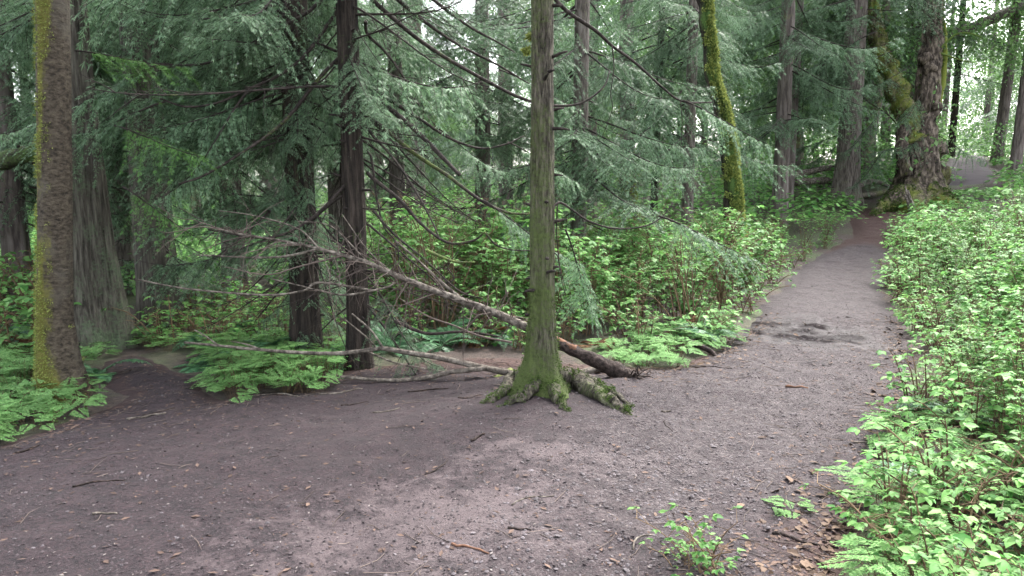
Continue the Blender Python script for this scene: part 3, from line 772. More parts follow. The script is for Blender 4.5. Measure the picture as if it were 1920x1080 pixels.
b4 = ground_at(578, 672)
T4, fx4, g4, n4 = simple_tree('cedar_tree', 'dark shaggy trunk half hidden in grey green sprays, left of the dark arching tree', 'tree', b4,
    taper(.118, .07, 14, (-.1, .2)), M_BDARK, k=56, dz=.06, flare=.06, fh=.4, flute=.08, bark=.018, bfreq=9, seed=8, moss=lambda t, z: .20*np.exp(-((z-2.2)/1.2)**2)+.03)
add_boughs(T4, fx4, 2.4, 4.6, 40, .55, .95, R(80), R(300), seed=11, ymin=5.6)
add_boughs(T4, fx4, 1.0, 2.4, 11, .4, .75, R(80), R(290), seed=16, ymin=5.9)
add_boughs(T4, fx4, 4.6, 13, 9, .7, 1.1, seed=12, ymin=5.0)
add_boughs(T4, fx4, 2.2, 4.4, 14, .5, .85, R(-70), R(80), seed=17, ymin=5.9)
add_boughs(T4, fx4, .9, 3.6, 30, .18, .36, R(170), R(370), tilt=(.3, .9), seed=18, ymin=5.6)
add_dead(T4, fx4, .5, 3, 16, .5, 1.0, seed=13)
add_boughs(T4, fx4, .4, 1.0, 5, .25, .45, seed=14, tilt=(.2, .7))

def stubs(root, fx, n, z0, z1, seed):
    rr = np.random.default_rng(seed)
    for k in range(n):
        z = rr.uniform(z0, z1); az = rr.uniform(0, 2*math.pi); a = fx(z); d = np.array([math.cos(az), math.sin(az), rr.uniform(-.1, .4)]); l = rr.uniform(.02, .12)
        gg = Geo(); p0 = np.array([a[0], a[1], z]) + d*a[3]*.8
        tube(gg, np.array([p0, p0+d*(a[3]*.3+l*.5), p0+d*(a[3]*.3+l)+[0, 0, -.006]]), [.014, .010, .006], 6, seed=k, bump=.3)
        link('branch_stub', gg.mesh('branch_stub', M_BRANCH), root)
stubs(T, fx, 26, .5, 3.3, 1); stubs(T5, fx5, 30, .4, 4, 2); stubs(T4, fx4, 20, .4, 4, 3)

# ------------------------------------------------------------------ 3. left side trees
b1 = ground_at(118, 748)
T1, fx1, g1, n1_ = simple_tree('alder_tree', 'alder with yellow green moss down its left side, at the left edge of the earth', 'tree', b1,
    [(-.2, .03, 0, .18), (0, .02, 0, .165), (.25, 0, 0, .138), (.6, -.01, 0, .118), (1.4, .06, 0, .110), (2.6, .15, 0, .104), (3.6, 0.22, 0, .10), (8, .5, 0, .10), (15, .8, 0, .05)], M_BALDER, k=64, dz=.04,
    flare=.06, fh=.2, bark=.005, bfreq=5, seed=4, moss=lambda t, z: .62*sstep(-.05, .85, np.cos(t-R(222)))*(.78+.5*vnoise(np.cos(t)*3, np.sin(t)*3, z*2.2, 91)) + .36*np.exp(-np.maximum(z, 0)/.9) - .10 + .12*np.sin(z*2.3+1)*np.cos(t-R(250)))
moss_tufts(T1, g1, n1_, M_MOSS, .40, 12000, .014, 3, 4.5)
add_boughs(T1, fx1, 5, 14, 12, .7, 1.0, seed=2, ymin=3, pool=BOUGH_Y)
# trimmed suckers at its foot
for i, (px, py, h) in enumerate(((123, 748, .20), (150, 742, .21), (106, 745, .13), (128, 742, .12), (92, 740, .15), (115, 752, .10))):
    q = ground_at(px, py+6); gg = Geo()
    tube(gg, catmull([q+[0, 0, -.05], q+[.004*i, 0, h*.5], q+[.01*(i-3), .01, h]], 8), np.linspace(.020, .015, 8), 8, seed=i, bump=.15, attr=.15)
    s_ = link('sucker_stub', gg.mesh('sucker_stub', M_DEAD, attr='moss'))
    tag(s_, 'short cut sucker stem at the foot of the mossy alder', 'stub', 'cut stems at the alder foot')

b2 = ground_at(192, 650)
T2, fx2, g2, n2_ = simple_tree('cedar_tree', 'thick fluted cedar with grey green fibrous bark just behind the mossy alder', 'tree', b2,
    [(-.2, 0, 0, .28), (0, 0, 0, .265), (.4, -.01, 0, .215), (1.0, -.04, 0, .18), (2.0, -.06, 0, .155), (3.2, -.06, 0, .125), (8, 0, 0, .12), (16, 0, 0, .05)], M_BCEDAR, k=110, dz=.05,
    flare=.07, fh=.4, lobes=3, flute=.15, nfl=3, bark=.014, bfreq=14, seed=9, moss=lambda t, z: .22*np.exp(-np.maximum(z, 0)/1.2)+.14)
add_boughs(T2, fx2, 2.3, 4.5, 16, .5, .85, R(15), R(190), seed=21, ymin=6.0)
add_boughs(T2, fx2, 4.5, 15, 7, .7, 1.1, seed=22, ymin=5)
for (px, py, dd, az, s, tl) in ((215, 235, 5.9, -20, .55, .1), (230, 350, 5.8, -10, .5, .35), (140, 95, 5.5, 20, .5, -.1)):
    bb = add_bough(T2, fx2, 2, R(az), s, tl, pool=BOUGH_Y); bb.location = P(px, py, dd) - np.array(T2.location)

b3 = ground_at(300, 612)
T3, fx3, g3, n3_ = simple_tree('cedar_tree', 'pale grey cedar trunk beyond the bend of the left hand path', 'tree', b3,
    taper(.205, .08, 16, (-.1, .0)), M_BCEDAR, k=64, dz=.08, flare=.07, fh=.4, flute=.06, bark=.010, bfreq=12, seed=14, moss=lambda t, z: .06+0*t)
add_boughs(T3, fx3, 2.6, 5, 30, .7, 1.0, R(-20), R(200), seed=24)
add_boughs(T3, fx3, .8, 1.6, 5, .3, .5, R(-60), R(20), seed=25, tilt=(.1, .6))
add_boughs(T3, fx3, 5, 15, 6, .8, 1.2, seed=26)

HOST = [  # label, name, px, base depth, r0, lean, mat, (boughs low z0,z1,n), upper n
 ('brown cedar trunk squeezed between the fluted cedar and the pale trunk', 'cedar_tree', 228, 11.0, .17, (-.3, 0), M_BFIR, (2.2, 5.0, 16), 24),
 ('dark straight trunk high in the left foliage, above the pale cedar', 'cedar_tree', 286, 14.0, .16, (.0, 0), M_BDARK, (1.8, 6.5, 26), 24),
 ('cedar hung with dense grey green sprays, left of the shaggy dark trunk', 'cedar_tree', 430, 10.5, .15, (.1, 0), M_BFIR, (1.4, 5.5, 44), 16),
 ('cedar at the left picture edge, mostly hidden by its own sprays', 'cedar_tree', 20, 10.0, .16, (-.1, 0), M_BFAR, (1.0, 5.2, 34), 22),
 ('slender cedar behind the gap between the two dark trunks', 'cedar_tree', 628, 12.5, .13, (0, 0), M_BFIR, (2.2, 5.5, 12), 8),
 ('brown trunk seen through the arching branches, nearest the centre left', 'conifer_tree', 745, 12.0, .13, (0, 0), M_BFIR, (1.9, 4.6, 12), 4),
 ('slim brown trunk standing in the green shrubs just left of the middle tree', 'conifer_tree', 905, 13.0, .14, (0, 0), M_BFIR, (2.2, 5.0, 14), 4),
 ('cedar whose grey green sprays fill the space right of the middle tree', 'cedar_tree', 1085, 11.0, .12, (.1, 0), M_BFIR, (1.7, 4.3, 16), 4),
 ('pale straight trunk rising into the bright gap right of the middle tree', 'conifer_tree', 1106, 20.0, .19, (0, 0), M_BFAR, (3.0, 5.5, 8), 4),
 ('thin black trunk in the shrubs left of the moss wrapped trunk', 'conifer_tree', 1226, 16.5, .085, (.25, 0), M_BDARK, (2.6, 6, 12), 4),
 ('grey trunk between the moss wrapped trunk and the stout fir', 'conifer_tree', 1464, 19.5, .20, (-.1, 0), M_BFAR, (2.5, 7, 20), 4),
 ('slim grey trunk close beside the grey trunk left of the fir', 'conifer_tree', 1482, 21.5, .10, (.1, 0), M_BFAR, (2.8, 7, 8), 4),
 ('conifer with feathery pale sprays hanging behind the moss wrapped trunk', 'conifer_tree', 1290, 15.0, .12, (0, 0), M_BFIR, (2.0, 6, 20), 4),
]
for i, (lab, nm, px, d, r0, lean, mt, lo, up) in enumerate(HOST):
    q = P(px, 343, d); base = (q[0], q[1], float(height(q[0], q[1])))
    Th, fxh, gh, nh = simple_tree(nm, lab, 'tree', base, taper(r0, r0*.35, 15+i % 4, lean), mt, k=28, dz=.15, flare=r0*.35, fh=.4, flute=.04, bark=r0*.06, bfreq=8, seed=40+i, moss=lambda t, z: .08+0*t)
    s = 0.75 + d*0.022
    add_boughs(Th, fxh, lo[0], lo[1], int(lo[2]*1.9), .6*s, 1.05*s, seed=60+i, ymin=7.2)
    add_boughs(Th, fxh, lo[1], 13, up//4, .8*s, 1.15*s, seed=90+i, ymin=6)
    if i in (2, 5, 6, 7): add_dead(Th, fxh, .6, 3.5, 12, .6, 1.0, seed=30+i)

# ------------------------------------------------------------------ 4. the moss wrapped trunk
b7 = P(1392, 343, 12.0); b7[2] = height(b7[0], b7[1])
t7 = P(1322, 0, 12.2) - b7
hz = t7[2]
def at7(py): q = P(np.interp(py, [0, 100, 200, 300, 400, 470], [1322, 1338, 1352, 1368, 1380, 1390]), py, 12.05) - b7; return q
ctrl = [(-.2, 0, 0, .17)] + [(at7(y)[2], at7(y)[0], at7(y)[1], r) for y, r in ((440, .115), (400, .11), (300, .085), (200, .095), (100, .075), (0, .085))] + [(9, -.9, .7, .08)]
T7, fx7, g7, n7 = simple_tree('maple_tree', 'leaning trunk thickly wrapped in yellow green moss among the shrubs', 'tree', b7, ctrl, M_BDARK, k=48, dz=.04,
    bark=.045, bfreq=4, seed=19, kink=.12, moss=lambda t, z: .30+.30*np.cos(t-R(-50))+.1*(z > 1.5))
moss_tufts(T7, g7, n7, M_MOSS, .44, 13000, .045, 4, 5.2)
add_boughs(T7, fx7, 5.5, 8.5, 8, .7, 1, seed=71)
# far mossy trunk
q = P(1180, 343, 18.0); q[2] = height(q[0], q[1])
T8, fx8, g8, n8 = simple_tree('maple_tree', 'far pale trunk with a mossy foot, seen left of the moss wrapped trunk', 'tree', q,
    taper(.20, .10, 10, (-.3, 0)), M_BFAR, k=32, dz=.08, bark=.02, bfreq=5, seed=23, kink=.05, moss=lambda t, z: .35*np.exp(-np.maximum(z-.3, 0)/1.4)+.1)
moss_tufts(T8, g8, n8, M_MOSS, .26, 5000, .06, 4, 4)
add_boughs(T8, fx8, 4.5, 9, 12, 1, 1.3, seed=72)

# ------------------------------------------------------------------ 5. fir, old maple and the trees on the rise
b10 = ground_at(1586, 383); 
T10, fx10, g10, n10 = simple_tree('fir_tree', 'stout straight fir with grey bark at the bend where the trail forks', 'tree', b10,
    taper(.31, .14, 20, (-.1, 0)), M_BFIR, k=56, dz=.08, flare=.22, fh=.5, lobes=4, flute=.05, bark=.02, bfreq=9, seed=27, moss=lambda t, z: .2*np.exp(-np.maximum(z, 0)/1.2))
d10 = b10[1]
add_boughs(T10, fx10, 3.9, 7.5, 24, .9, 1.5, seed=101)
add_boughs(T10, fx10, 7.5, 18, 4, 1.1, 1.6, seed=102)
add_boughs(T10, fx10, 1.6, 3.9, 8, .7, 1.1, az0=R(120), az1=R(230), seed=103)
pix_branch(T10, [(1578, 100), (1550, 128), (1530, 150), (1525, 165)], d10-.2, d10-.8, .03, .012, seed=3)
pix_branch(T10, [(1588, 150), (1620, 185), (1665, 215), (1690, 245)], d10-.2, d10-.8, .035, .01, seed=5, moss=.2)
pix_branch(T10, [(1575, 170), (1530, 178), (1508, 190), (1505, 210)], d10-.2, d10-.8, .022, .008, seed=6)

b11 = ground_at(1722, 384)
d11 = b11[1]; L11 = np.array(b11)
def at11(px, py, dd=0.0): return P(px, py, d11*1.008+dd) - L11
pts11 = [at11(x, y) for x, y in ((1722, 345), (1722, 300), (1728, 250), (1736, 200), (1742, 150), (1744, 100), (1748, 50), (1752, 0), (1756, -60))]
rad11 = [.54, .44, .33, .25, .28, .23, .21, .22, .21]
ctrl = [(-.3, 0, 0, .75), (.1, 0, 0, .68)] + [(p[2], p[0], p[1], r) for p, r in zip(pts11, rad11)] + [(11, .7, 1.2, .18)]
T11, fx11, g11, n11 = simple_tree('maple_tree', 'gnarled old maple with burls and a mossy flared foot beside the trail fork', 'tree', b11, ctrl, M_BMAPLE, k=90, dz=.05,
    flare=.38, fh=.38, lobes=5, flute=.10, nfl=5, bark=.075, bfreq=3, seed=33, kink=.09,
    moss=lambda t, z: .42*np.exp(-np.maximum(z-.1, 0)/.5) + .30*sstep(.2, .9, np.cos(t))*sstep(.8, 1.6, z) + .06)
moss_tufts(T11, g11, n11, M_MOSSG, .36, 7000, .045, 8, 6)
pix_branch(T11, [(1712, 270), (1700, 225), (1686, 180), (1668, 130), (1650, 90), (1640, 30), (1635, -40)], d11, d11+.6, .30, .16, mat=M_BMAPLE, moss=.42, k=24, n=60, seed=3, bump=.45, name='limb', tufts=5000)
pix_branch(T11, [(1700, 330), (1692, 290), (1690, 262), (1698, 240)], d11-.3, d11-.1, .15, .17, mat=M_BMAPLE, moss=.1, k=16, n=20, seed=5, bump=.3, name='limb')
pix_branch(T11, [(1755, 205), (1762, 180), (1770, 130), (1772, 80), (1768, 40)], d11, d11+.2, .10, .05, mat=M_BMAPLE, moss=.8, k=10, n=20, seed=6, bump=.35, name='limb')
pix_branch(T11, [(1762, 92), (1790, 66), (1815, 62), (1840, 70)], d11, d11-.6, .035, .012, moss=.7, seed=9)
pix_branch(T11, [(1764, 100), (1800, 112), (1825, 118)], d11, d11-.6, .03, .01, moss=.7, seed=10)
for (px, py, s) in ((1734, 110, .17), (1744, 128, .20), (1760, 280, .24), (1718, 300, .22), (1726, 282, .2), (1756, 330, .36), (1738, 250, .22), (1752, 60, .15), (1708, 312, .25), (1752, 200, .2)):
    c = at11(px, py, -.16); gg = Geo(); u, v = np.meshgrid(np.linspace(0, math.pi, 14), np.linspace(0, 2*math.pi, 22))
    S = np.stack([np.sin(u)*np.cos(v), np.sin(u)*np.sin(v), np.cos(u)], -1); rr_ = s*(1+.55*fbm(S[..., 0]*2.5+px, S[..., 1]*2.5, S[..., 2]*2.5, int(py), 3))
    V = (S*rr_[..., None] + c).reshape(-1, 3); i, j = np.meshgrid(np.arange(21), np.arange(13), indexing='ij')
    gg.add(V, quads=np.stack([i*14+j, (i+1)*14+j, (i+1)*14+j+1, i*14+j+1], -1).reshape(-1, 4), attr=.05 if py < 320 else .3)
    link('burl', gg.mesh('burl', M_BMAPLE, attr='moss'), T11)
for i, pp in enumerate(([(1700, 350), (1672, 375), (1650, 388), (1635, 395)], [(1712, 360), (1690, 380), (1672, 392)], [(1742, 355), (1770, 362), (1790, 372)])):
    w = [P(x, y, d11-.4-.25*k) for k, (x, y) in enumerate(pp)]
    w = [np.array([a[0], a[1], height(a[0], a[1])+max(.38-.13*k, .02)]) for k, a in enumerate(w)]
    branch(T11, w, .24, .07, name='root', mat=M_BMAPLE, moss=.35, k=14, n=26, seed=i, bump=.4, tufts=1800)
for (px, py, az, s, tl) in ((1740, 250, 200, .5, .2), (1710, 270, 180, .6, .0), (1760, 255, -20, .5, .3), (1700, 130, 190, .6, .2), (1690, 90, 170, .7, .1), (1730, 175, 210, .45, .5), (1650, 215, 200, .7, .3), (1640, 60, 180, .8, .2), (1660, 280, 200, .6, .4)):
    bb = add_bough(T11, fx11, 2, R(az), s*1.25, tl); bb.location = P(px, py, d11-.7) - L11
add_boughs(T11, fx11, 6, 10.5, 8, 1.0, 1.6, seed=105)

SLIM = [
 ('slim pale trunk leaning on the rise at the right, beyond the trail crest', 'conifer_tree', 1872, 268, 28.0, .19, (.75, 0), M_BFAR),
 ('mossy trunk at the far right picture edge', 'conifer_tree', 1908, 265, 24.0, .17, (.45, 0), M_BFAR),
 ('short dark trunk just right of the old maple at the trail crest', 'conifer_tree', 1783, 292, 30.0, .13, (0, 0), M_BDARK),
 ('grey trunk between the fir and the old maple', 'conifer_tree', 1625, 300, 27.0, .30, (-.4, 0), M_BFAR),
 ('pale double trunk behind the old maple', 'conifer_tree', 1700, 300, 27.0, .33, (.3, 0), M_BFAR),
]
for i, (lab, nm, px, py, d, r0, lean, mt) in enumerate(SLIM):
    q = P(px, py, d); q[2] = height(q[0], q[1])
    Th, fxh, gh, nh = simple_tree(nm, lab, 'tree', q, taper(r0, r0*.5, 16, lean), mt, k=28, dz=.15, flare=r0*.3, fh=.4, bark=r0*.05, bfreq=6, seed=140+i, moss=lambda t, z: .05+.2*np.exp(-np.maximum(z, 0)/.8))
    add_boughs(Th, fxh, [7, 7, 2.6, 4.0, 3.5][i], 15, 18, 1.1, 1.7, seed=160+i)
# leaning fallen trunk high on the right
a = P(1756, 82, 26.5); bb_ = P(1990, -20, 27.5)
Tl = thing('leaning_log', 'bare brown trunk leaning diagonally behind the old maple, upper right', 'log', (a[0]-1.5, a[1], float(height(a[0]-1.5, a[1]))))
branch(Tl, [P(1640, 170, 26.0), a, P(1850, 40, 27.0), bb_], .22, .16, name='stem', mat=M_BFIR, moss=-.1, k=16, n=40, seed=2, bump=.1)
# mossy limb that enters from the left edge
Tm = thing('mossy_limb', 'dark green mossy limb reaching in from the left edge behind the alder', 'limb', P(-160, 330, 6.0))
branch(Tm, [P(-260, 345, 6.2), P(-80, 315, 6.1), P(0, 302, 6.0), P(40, 292, 5.95), P(85, 283, 5.95)], .085, .055, name='stem', mat=M_BDARK, moss=.35, k=16, n=40, seed=4, bump=.25)

# ------------------------------------------------------------------ 6. the fallen tree
fb = ground_at(1188, 716)
F = thing('fallen_tree', 'fallen bare tree lying behind the middle tree, its stem slanting up to the left', 'fallen tree', fb)
FL = np.array(F.location)
def fal(pix, d): return [P(x, y, dd) for (x, y), dd in zip(pix, d)]
main = [(1190, 712), (1160, 697), (1130, 683), (1085, 662), (1040, 640), (985, 612), (930, 588), (870, 565), (800, 540), (740, 515), (690, 493), (640, 478), (590, 465), (520, 450), (440, 437), (370, 415)]
dm = list(np.linspace(fb[1]+.02, 5.75, len(main)))
c = catmull(np.array(fal(main, dm))-FL, 120)
s = np.linspace(0, 1, 120)
rad = np.interp(s, [0, .12, .2, .3, .45, .6, .8, 1], [.062, .062, .050, .037, .031, .023, .013, .004])
cut = 34
gg = Geo(); tube(gg, c[:cut], rad[:cut], 14, seed=1, bump=.22, attr=0.0); link('butt', gg.mesh('butt', M_ROT, attr='moss'), F)
gg = Geo(); tube(gg, c[cut-1:], rad[cut-1:]*.97, 10, seed=2, bump=.10, attr=-.1); link('stem', gg.mesh('stem', M_DEAD, attr='moss'), F)
gg = Geo(); tube(gg, c[25:36]+[.0, -.012, .022], rad[25:36]*.62, 9, seed=3, bump=.35); link('split_wood', gg.mesh('split_wood', M_ORANGE), F)
gg = Geo()
rr_ = np.random.default_rng(3)
for k in range(26):
    p0 = c[rr_.integers(0, 5)]; d = norm(rand_unit(rr_, 1)[0]*[.8, .7, .6]+[.5, -.1, -.15]); l = rr_.uniform(.08, .22)
    q = p0 + d*np.linspace(0, l, 6)[:, None] + rr_.normal(0, .012, (6, 3)); tube(gg, q, np.linspace(.014, .003, 6), 5)
link('torn_roots', gg.mesh('torn_roots', M_ROT), F)['kind'] = 'stuff'
FB = [
 ([(1135, 688), (1090, 700), (1050, 703), (1000, 706), (960, 700), (900, 688), (830, 672), (760, 660), (710, 652)], 6.2, 5.95, .034, .020, M_DEAD),
 ([(712, 653), (640, 662), (560, 661), (480, 655), (410, 648), (345, 642)], 5.95, 5.8, .018, .009, M_DEAD),
 ([(915, 690), (850, 697), (800, 708), (740, 713), (680, 710), (608, 703)], 6.0, 6.0, .021, .012, M_DEAD),
 ([(875, 568), (840, 540), (812, 515), (775, 480), (740, 450)], 6.0, 5.9, .016, .007, M_DEAD),
 ([(600, 466), (540, 480), (480, 483), (430, 481), (368, 478)], 5.8, 5.7, .012, .005, M_DEAD),
 ([(700, 545), (600, 530), (570, 545), (510, 553), (440, 550), (340, 540), (256, 524)], 5.95, 5.6, .010, .007, M_DEAD),
 ([(740, 530), (720, 540), (650, 553), (600, 545), (560, 535), (510, 523)], 5.95, 5.7, .010, .005, M_DEAD),
 ([(720, 655), (700, 625), (680, 605), (660, 588)], 5.95, 5.85, .011, .006, M_DEAD),
 ([(705, 652), (690, 635), (670, 618), (648, 600)], 5.95, 5.75, .008, .004, M_DEAD),
 ([(960, 642), (900, 630), (850, 610), (800, 592), (750, 560)], 6.15, 6.1, .010, .005, M_TWIG),
 ([(740, 602), (800, 625), (870, 622), (940, 632)], 6.2, 6.2, .016, .008, M_BRANCH),
 ([(410, 648), (385, 630), (364, 618)], 5.8, 5.75, .007, .004, M_DEAD),
 ([(690, 660), (740, 680), (790, 690), (850, 700)], 6.05, 6.05, .009, .005, M_DEAD),
 ([(490, 655), (460, 645), (434, 640)], 5.8, 5.75, .007, .004, M_DEAD),
 ([(800, 540), (850, 525), (840, 500), (860, 470)], 6.0, 6.1, .008, .004, M_BRANCH),
 ([(600, 468), (560, 430), (480, 405), (410, 395)], 5.8, 5.7, .008, .003, M_DEAD),
 ([(690, 493), (640, 440), (610, 420), (560, 415)], 5.85, 5.7, .007, .003, M_DEAD),
 ([(740, 515), (690, 470), (640, 400)], 5.9, 5.8, .008, .003, M_DEAD),
 ([(640, 480), (560, 500), (500, 515), (420, 500)], 5.8, 5.6, .008, .003, M_TWIG),
]
for i, (pp, a, b_, r0, r1, mt) in enumerate(FB):
    pix_branch(F, pp, a, b_, r0*1.02, r1*1.0, mat=mt, seed=i+50, moss=-.05)
gg = Geo(); rr_ = np.random.default_rng(12)
for k in range(170):
    i = rr_.integers(42, 119); p0 = c[i]; d = norm(rand_unit(rr_, 1)[0]*[1, .8, .9] + [-.5, 0, 0]); l = rr_.uniform(.12, .55)
    u = np.linspace(0, 1, 6)[:, None]; q = p0 + d*l*u + np.array([0, 0, -1])*l*.2*u**2 + rr_.normal(0, .014, (6, 3))*u
    tube(gg, q, np.linspace(.0045, .0013, 6), 4, cap=False)
    if rr_.random() < .7:
        d2 = norm(d+rand_unit(rr_, 1)[0]*.9); tube(gg, q[3]+d2*l*.5*u, np.linspace(.0025, .001, 6), 3, cap=False)
stuff(link('twigs', gg.mesh('twigs', M_TWIG), F))

# ------------------------------------------------------------------ 7. understorey prototypes
def shrub_meshes(seed, H=1.1, W=.5, canes=7, leaves=210, leaf=.062, spread=.55, bare=.35):
    r = np.random.default_rng(seed); wood, fol = Geo(), Geo()
    pos, dirs, nor, ln = [], [], [], []
    for c in range(canes):
        az = r.uniform(0, 2*math.pi); out = r.uniform(.1, 1)*W; h = H*r.uniform(.6, 1.05)
        p0 = np.array([r.normal(0, .06), r.normal(0, .06), -.05])
        pts = catmull([p0, p0+[out*.3*math.cos(az), out*.3*math.sin(az), h*.45], p0+[out*.7*math.cos(az), out*.7*math.sin(az), h*.82], p0+[out*1.15*math.cos(az), out*1.15*math.sin(az), h]], 14)
        tube(wood, pts, np.linspace(.007, .002, 14), 4, cap=False)
        nl = leaves//canes//3
        for k in range(nl):
            t = bare+(1-bare)*(k+r.random())/nl; f = t*13; i = min(int(f), 12); b = pts[i]*(1-f+i)+pts[i+1]*(f-i)
            a2 = r.uniform(0, 2*math.pi); pd = norm(np.array([math.cos(a2), math.sin(a2), r.uniform(.05, .55)]))
            pl = r.uniform(.05, .20)*(1.25-.6*t); e = b+pd*pl
            tube(wood, np.array([b, (b+e)/2+[0, 0, .006], e]), np.linspace(.0025, .0012, 3), 3, cap=False)
            s = leaf*r.uniform(.6, 1.35)
            for w, sc in ((0, 1.15), (1.1, .85), (-1.1, .85)):
                dd = np.array([math.cos(a2+w), math.sin(a2+w), r.uniform(-.45, .15)])
                pos.append(e); dirs.append(dd); nor.append(np.array([r.normal(0, .28), r.normal(0, .28), 1])); ln.append(s*sc)
    M = frames(np.array(dirs), np.array(nor))*np.array(ln)[:, None, None]
    scatter(fol, *LEAF, M, np.array(pos))
    return wood.mesh('shrub_stems', M_CANE), fol.mesh('shrub_leaves', M_SHRUB)
SHRUBS = [shrub_meshes(300+k, [1.15, 1.0, .9, 1.25, .8, 1.05][k], [.5, .45, .55, .4, .5, .5][k], 9, [780, 700, 740, 760, 720, 760][k], [.044, .062, .050, .068, .042, .054][k], bare=.08) for k in range(6)]
LOWS = [shrub_meshes(330+k, [.42, .5, .36][k], [.3, .28, .32][k], 8, [200, 230, 190][k], [.044, .050, .040][k], bare=.1) for k in range(3)]
CANEY = [shrub_meshes(350+k, [1.3, 1.5, 1.1][k], [.7, .6, .75][k], 12, [260, 280, 240][k], .058, bare=.4) for k in range(3)]

def carpet_meshes(seed, n=16, W=.22, H=.20, sz=.16):
    """low clump with finely divided, ferny leaves"""
    r = np.random.default_rng(seed); wood, fol = Geo(), Geo(); pos, dirs, nor, ln = [], [], [], []
    for k in range(n):
        az = r.uniform(0, 2*math.pi); o = W*math.sqrt(r.random()); h = H*r.uniform(.6, 1.2)
        e = np.array([o*math.cos(az), o*math.sin(az), h])
        tube(wood, catmull([[0.3*e[0], .3*e[1], -.03], [.7*e[0], .7*e[1], h*.75], e], 6), np.linspace(.0025, .0015, 6), 3, cap=False)
        L = sz*r.uniform(.7, 1.3); a2 = az+r.normal(0, .6); T_ = np.array([math.cos(a2), math.sin(a2), r.uniform(-.35, .1)]); T_ = T_/np.linalg.norm(T_)
        Sd = norm(np.cross(T_, [0, 0, 1.0]))
        for j, u in enumerate(np.linspace(.08, .95, 7)):
            b = e + T_*L*u; w = L*.62*(1-u*.85)
            for sg in (-1, 1):
                d = norm(T_*.55+Sd*sg)
                for v in ((.25, .5, .75, 1.0) if w > .04 else (.6, 1.0)):
                    p = b + d*w*v*.75
                    for q in (-.9, 0, .9):
                        ca, sa = math.cos(q), math.sin(q)
                        pos.append(p); dirs.append(d*ca+np.cross([0, 0, 1.0], d)*sa+[0, 0, r.uniform(-.3, .1)]); nor.append([r.normal(0, .2), r.normal(0, .2), 1]); ln.append(L*.135*(1.1-.4*u))
    M = frames(np.array(dirs), np.array(nor, float))*np.array(ln)[:, None, None]
    scatter(fol, *BLADE, M, np.array(pos))
    return wood.mesh('clump_stems', M_CANE), fol.mesh('clump_leaves', M_CARPET)
CARPET = [carpet_meshes(400+k, 15, [.22, .26, .2, .24][k], [.2, .16, .24, .2][k], [.16, .18, .15, .2][k]) for k in range(4)]

def frond_mesh(seed, L=.7, arch=.5):
    r = np.random.default_rng(seed); g = Geo()
    t = np.linspace(0, 1, 14); pts = np.stack([L*(t*.92-.1*t**3), 0*t, L*(.75*t-arch*1.25*t**2)], -1)
    tube(g, pts, np.linspace(.004, .0015, 14), 3, cap=False)
    m = 26; u = np.linspace(.12, .99, m); q = np.stack([np.interp(u, t, pts[:, a]) for a in range(3)], -1); tan = norm(np.gradient(q, axis=0))
    for sg in (-1, 1):
        d = tan*.35+np.array([0, sg*1.0, -.12])+r.normal(0, .06, (m, 3)); up = np.cross(tan, [0, -1.0, 0])
        l = L*.165*np.sin(np.pi*np.clip(u*.86+.16, 0, 1))**.8+.01
        M = frames(d, -up+r.normal(0, .08, (m, 3)))*l[:, None, None]; M[:, :, 0] *= .62
        scatter(g, *BLADE, M, q)
    return g.mesh('frond', M_FERN)
FRONDS = [frond_mesh(500+k, [.75, .62, .7, .55][k], [.55, .4, .7, .5][k]) for k in range(4)]

def put_plant(name, pool, pos, label, cat, group, s, rz, parts=('stems', 'leaves')):
    w, f = random.choice(pool)
    o = thing(name, label, cat, pos, group, rz, s)
    o.rotation_euler = (random.uniform(-.2, .2), random.uniform(-.2, .2), rz)
    stuff(link(parts[0], w, o)); stuff(link(parts[1], f, o))
    return o
def put_fern(pos, label, s=1.0, n=13, group=None, seed=0):
    random.seed(seed*7+1)
    o = thing('sword_fern', label, 'fern', pos, group, random.uniform(0, 6), s)
    for k in range(n):
        link('frond', random.choice(FRONDS), o, (0, 0, 0), (random.uniform(-.2, .2), random.uniform(-.35, .45), 2*math.pi*k/n+random.uniform(-.2, .2)), random.uniform(.75, 1.1))
    return o

def hz3(x, y): return (float(x), float(y), float(height(x, y))-.01)
def scatter_points(test, box, gap, tries, seed):
    r = np.random.default_rng(seed); out = []
    X_, Y_ = r.uniform(box[0], box[1], tries), r.uniform(box[2], box[3], tries)
    ok = test(X_, Y_)
    for x, y in zip(X_[ok], Y_[ok]):
        g_ = gap(x, y) if callable(gap) else gap
        if all((x-a)**2+(y-b)**2 > g_*g_ for a, b in out): out.append((x, y))
    return out
def in_frame(x, y, m=1.06): return np.abs(x) < y*0.686*m+.3
def sd1(x, y): return earth_sd(np.atleast_1d(x), np.atleast_1d(y)) if np.ndim(x) else float(earth_sd(np.array([x]), np.array([y]))[0])

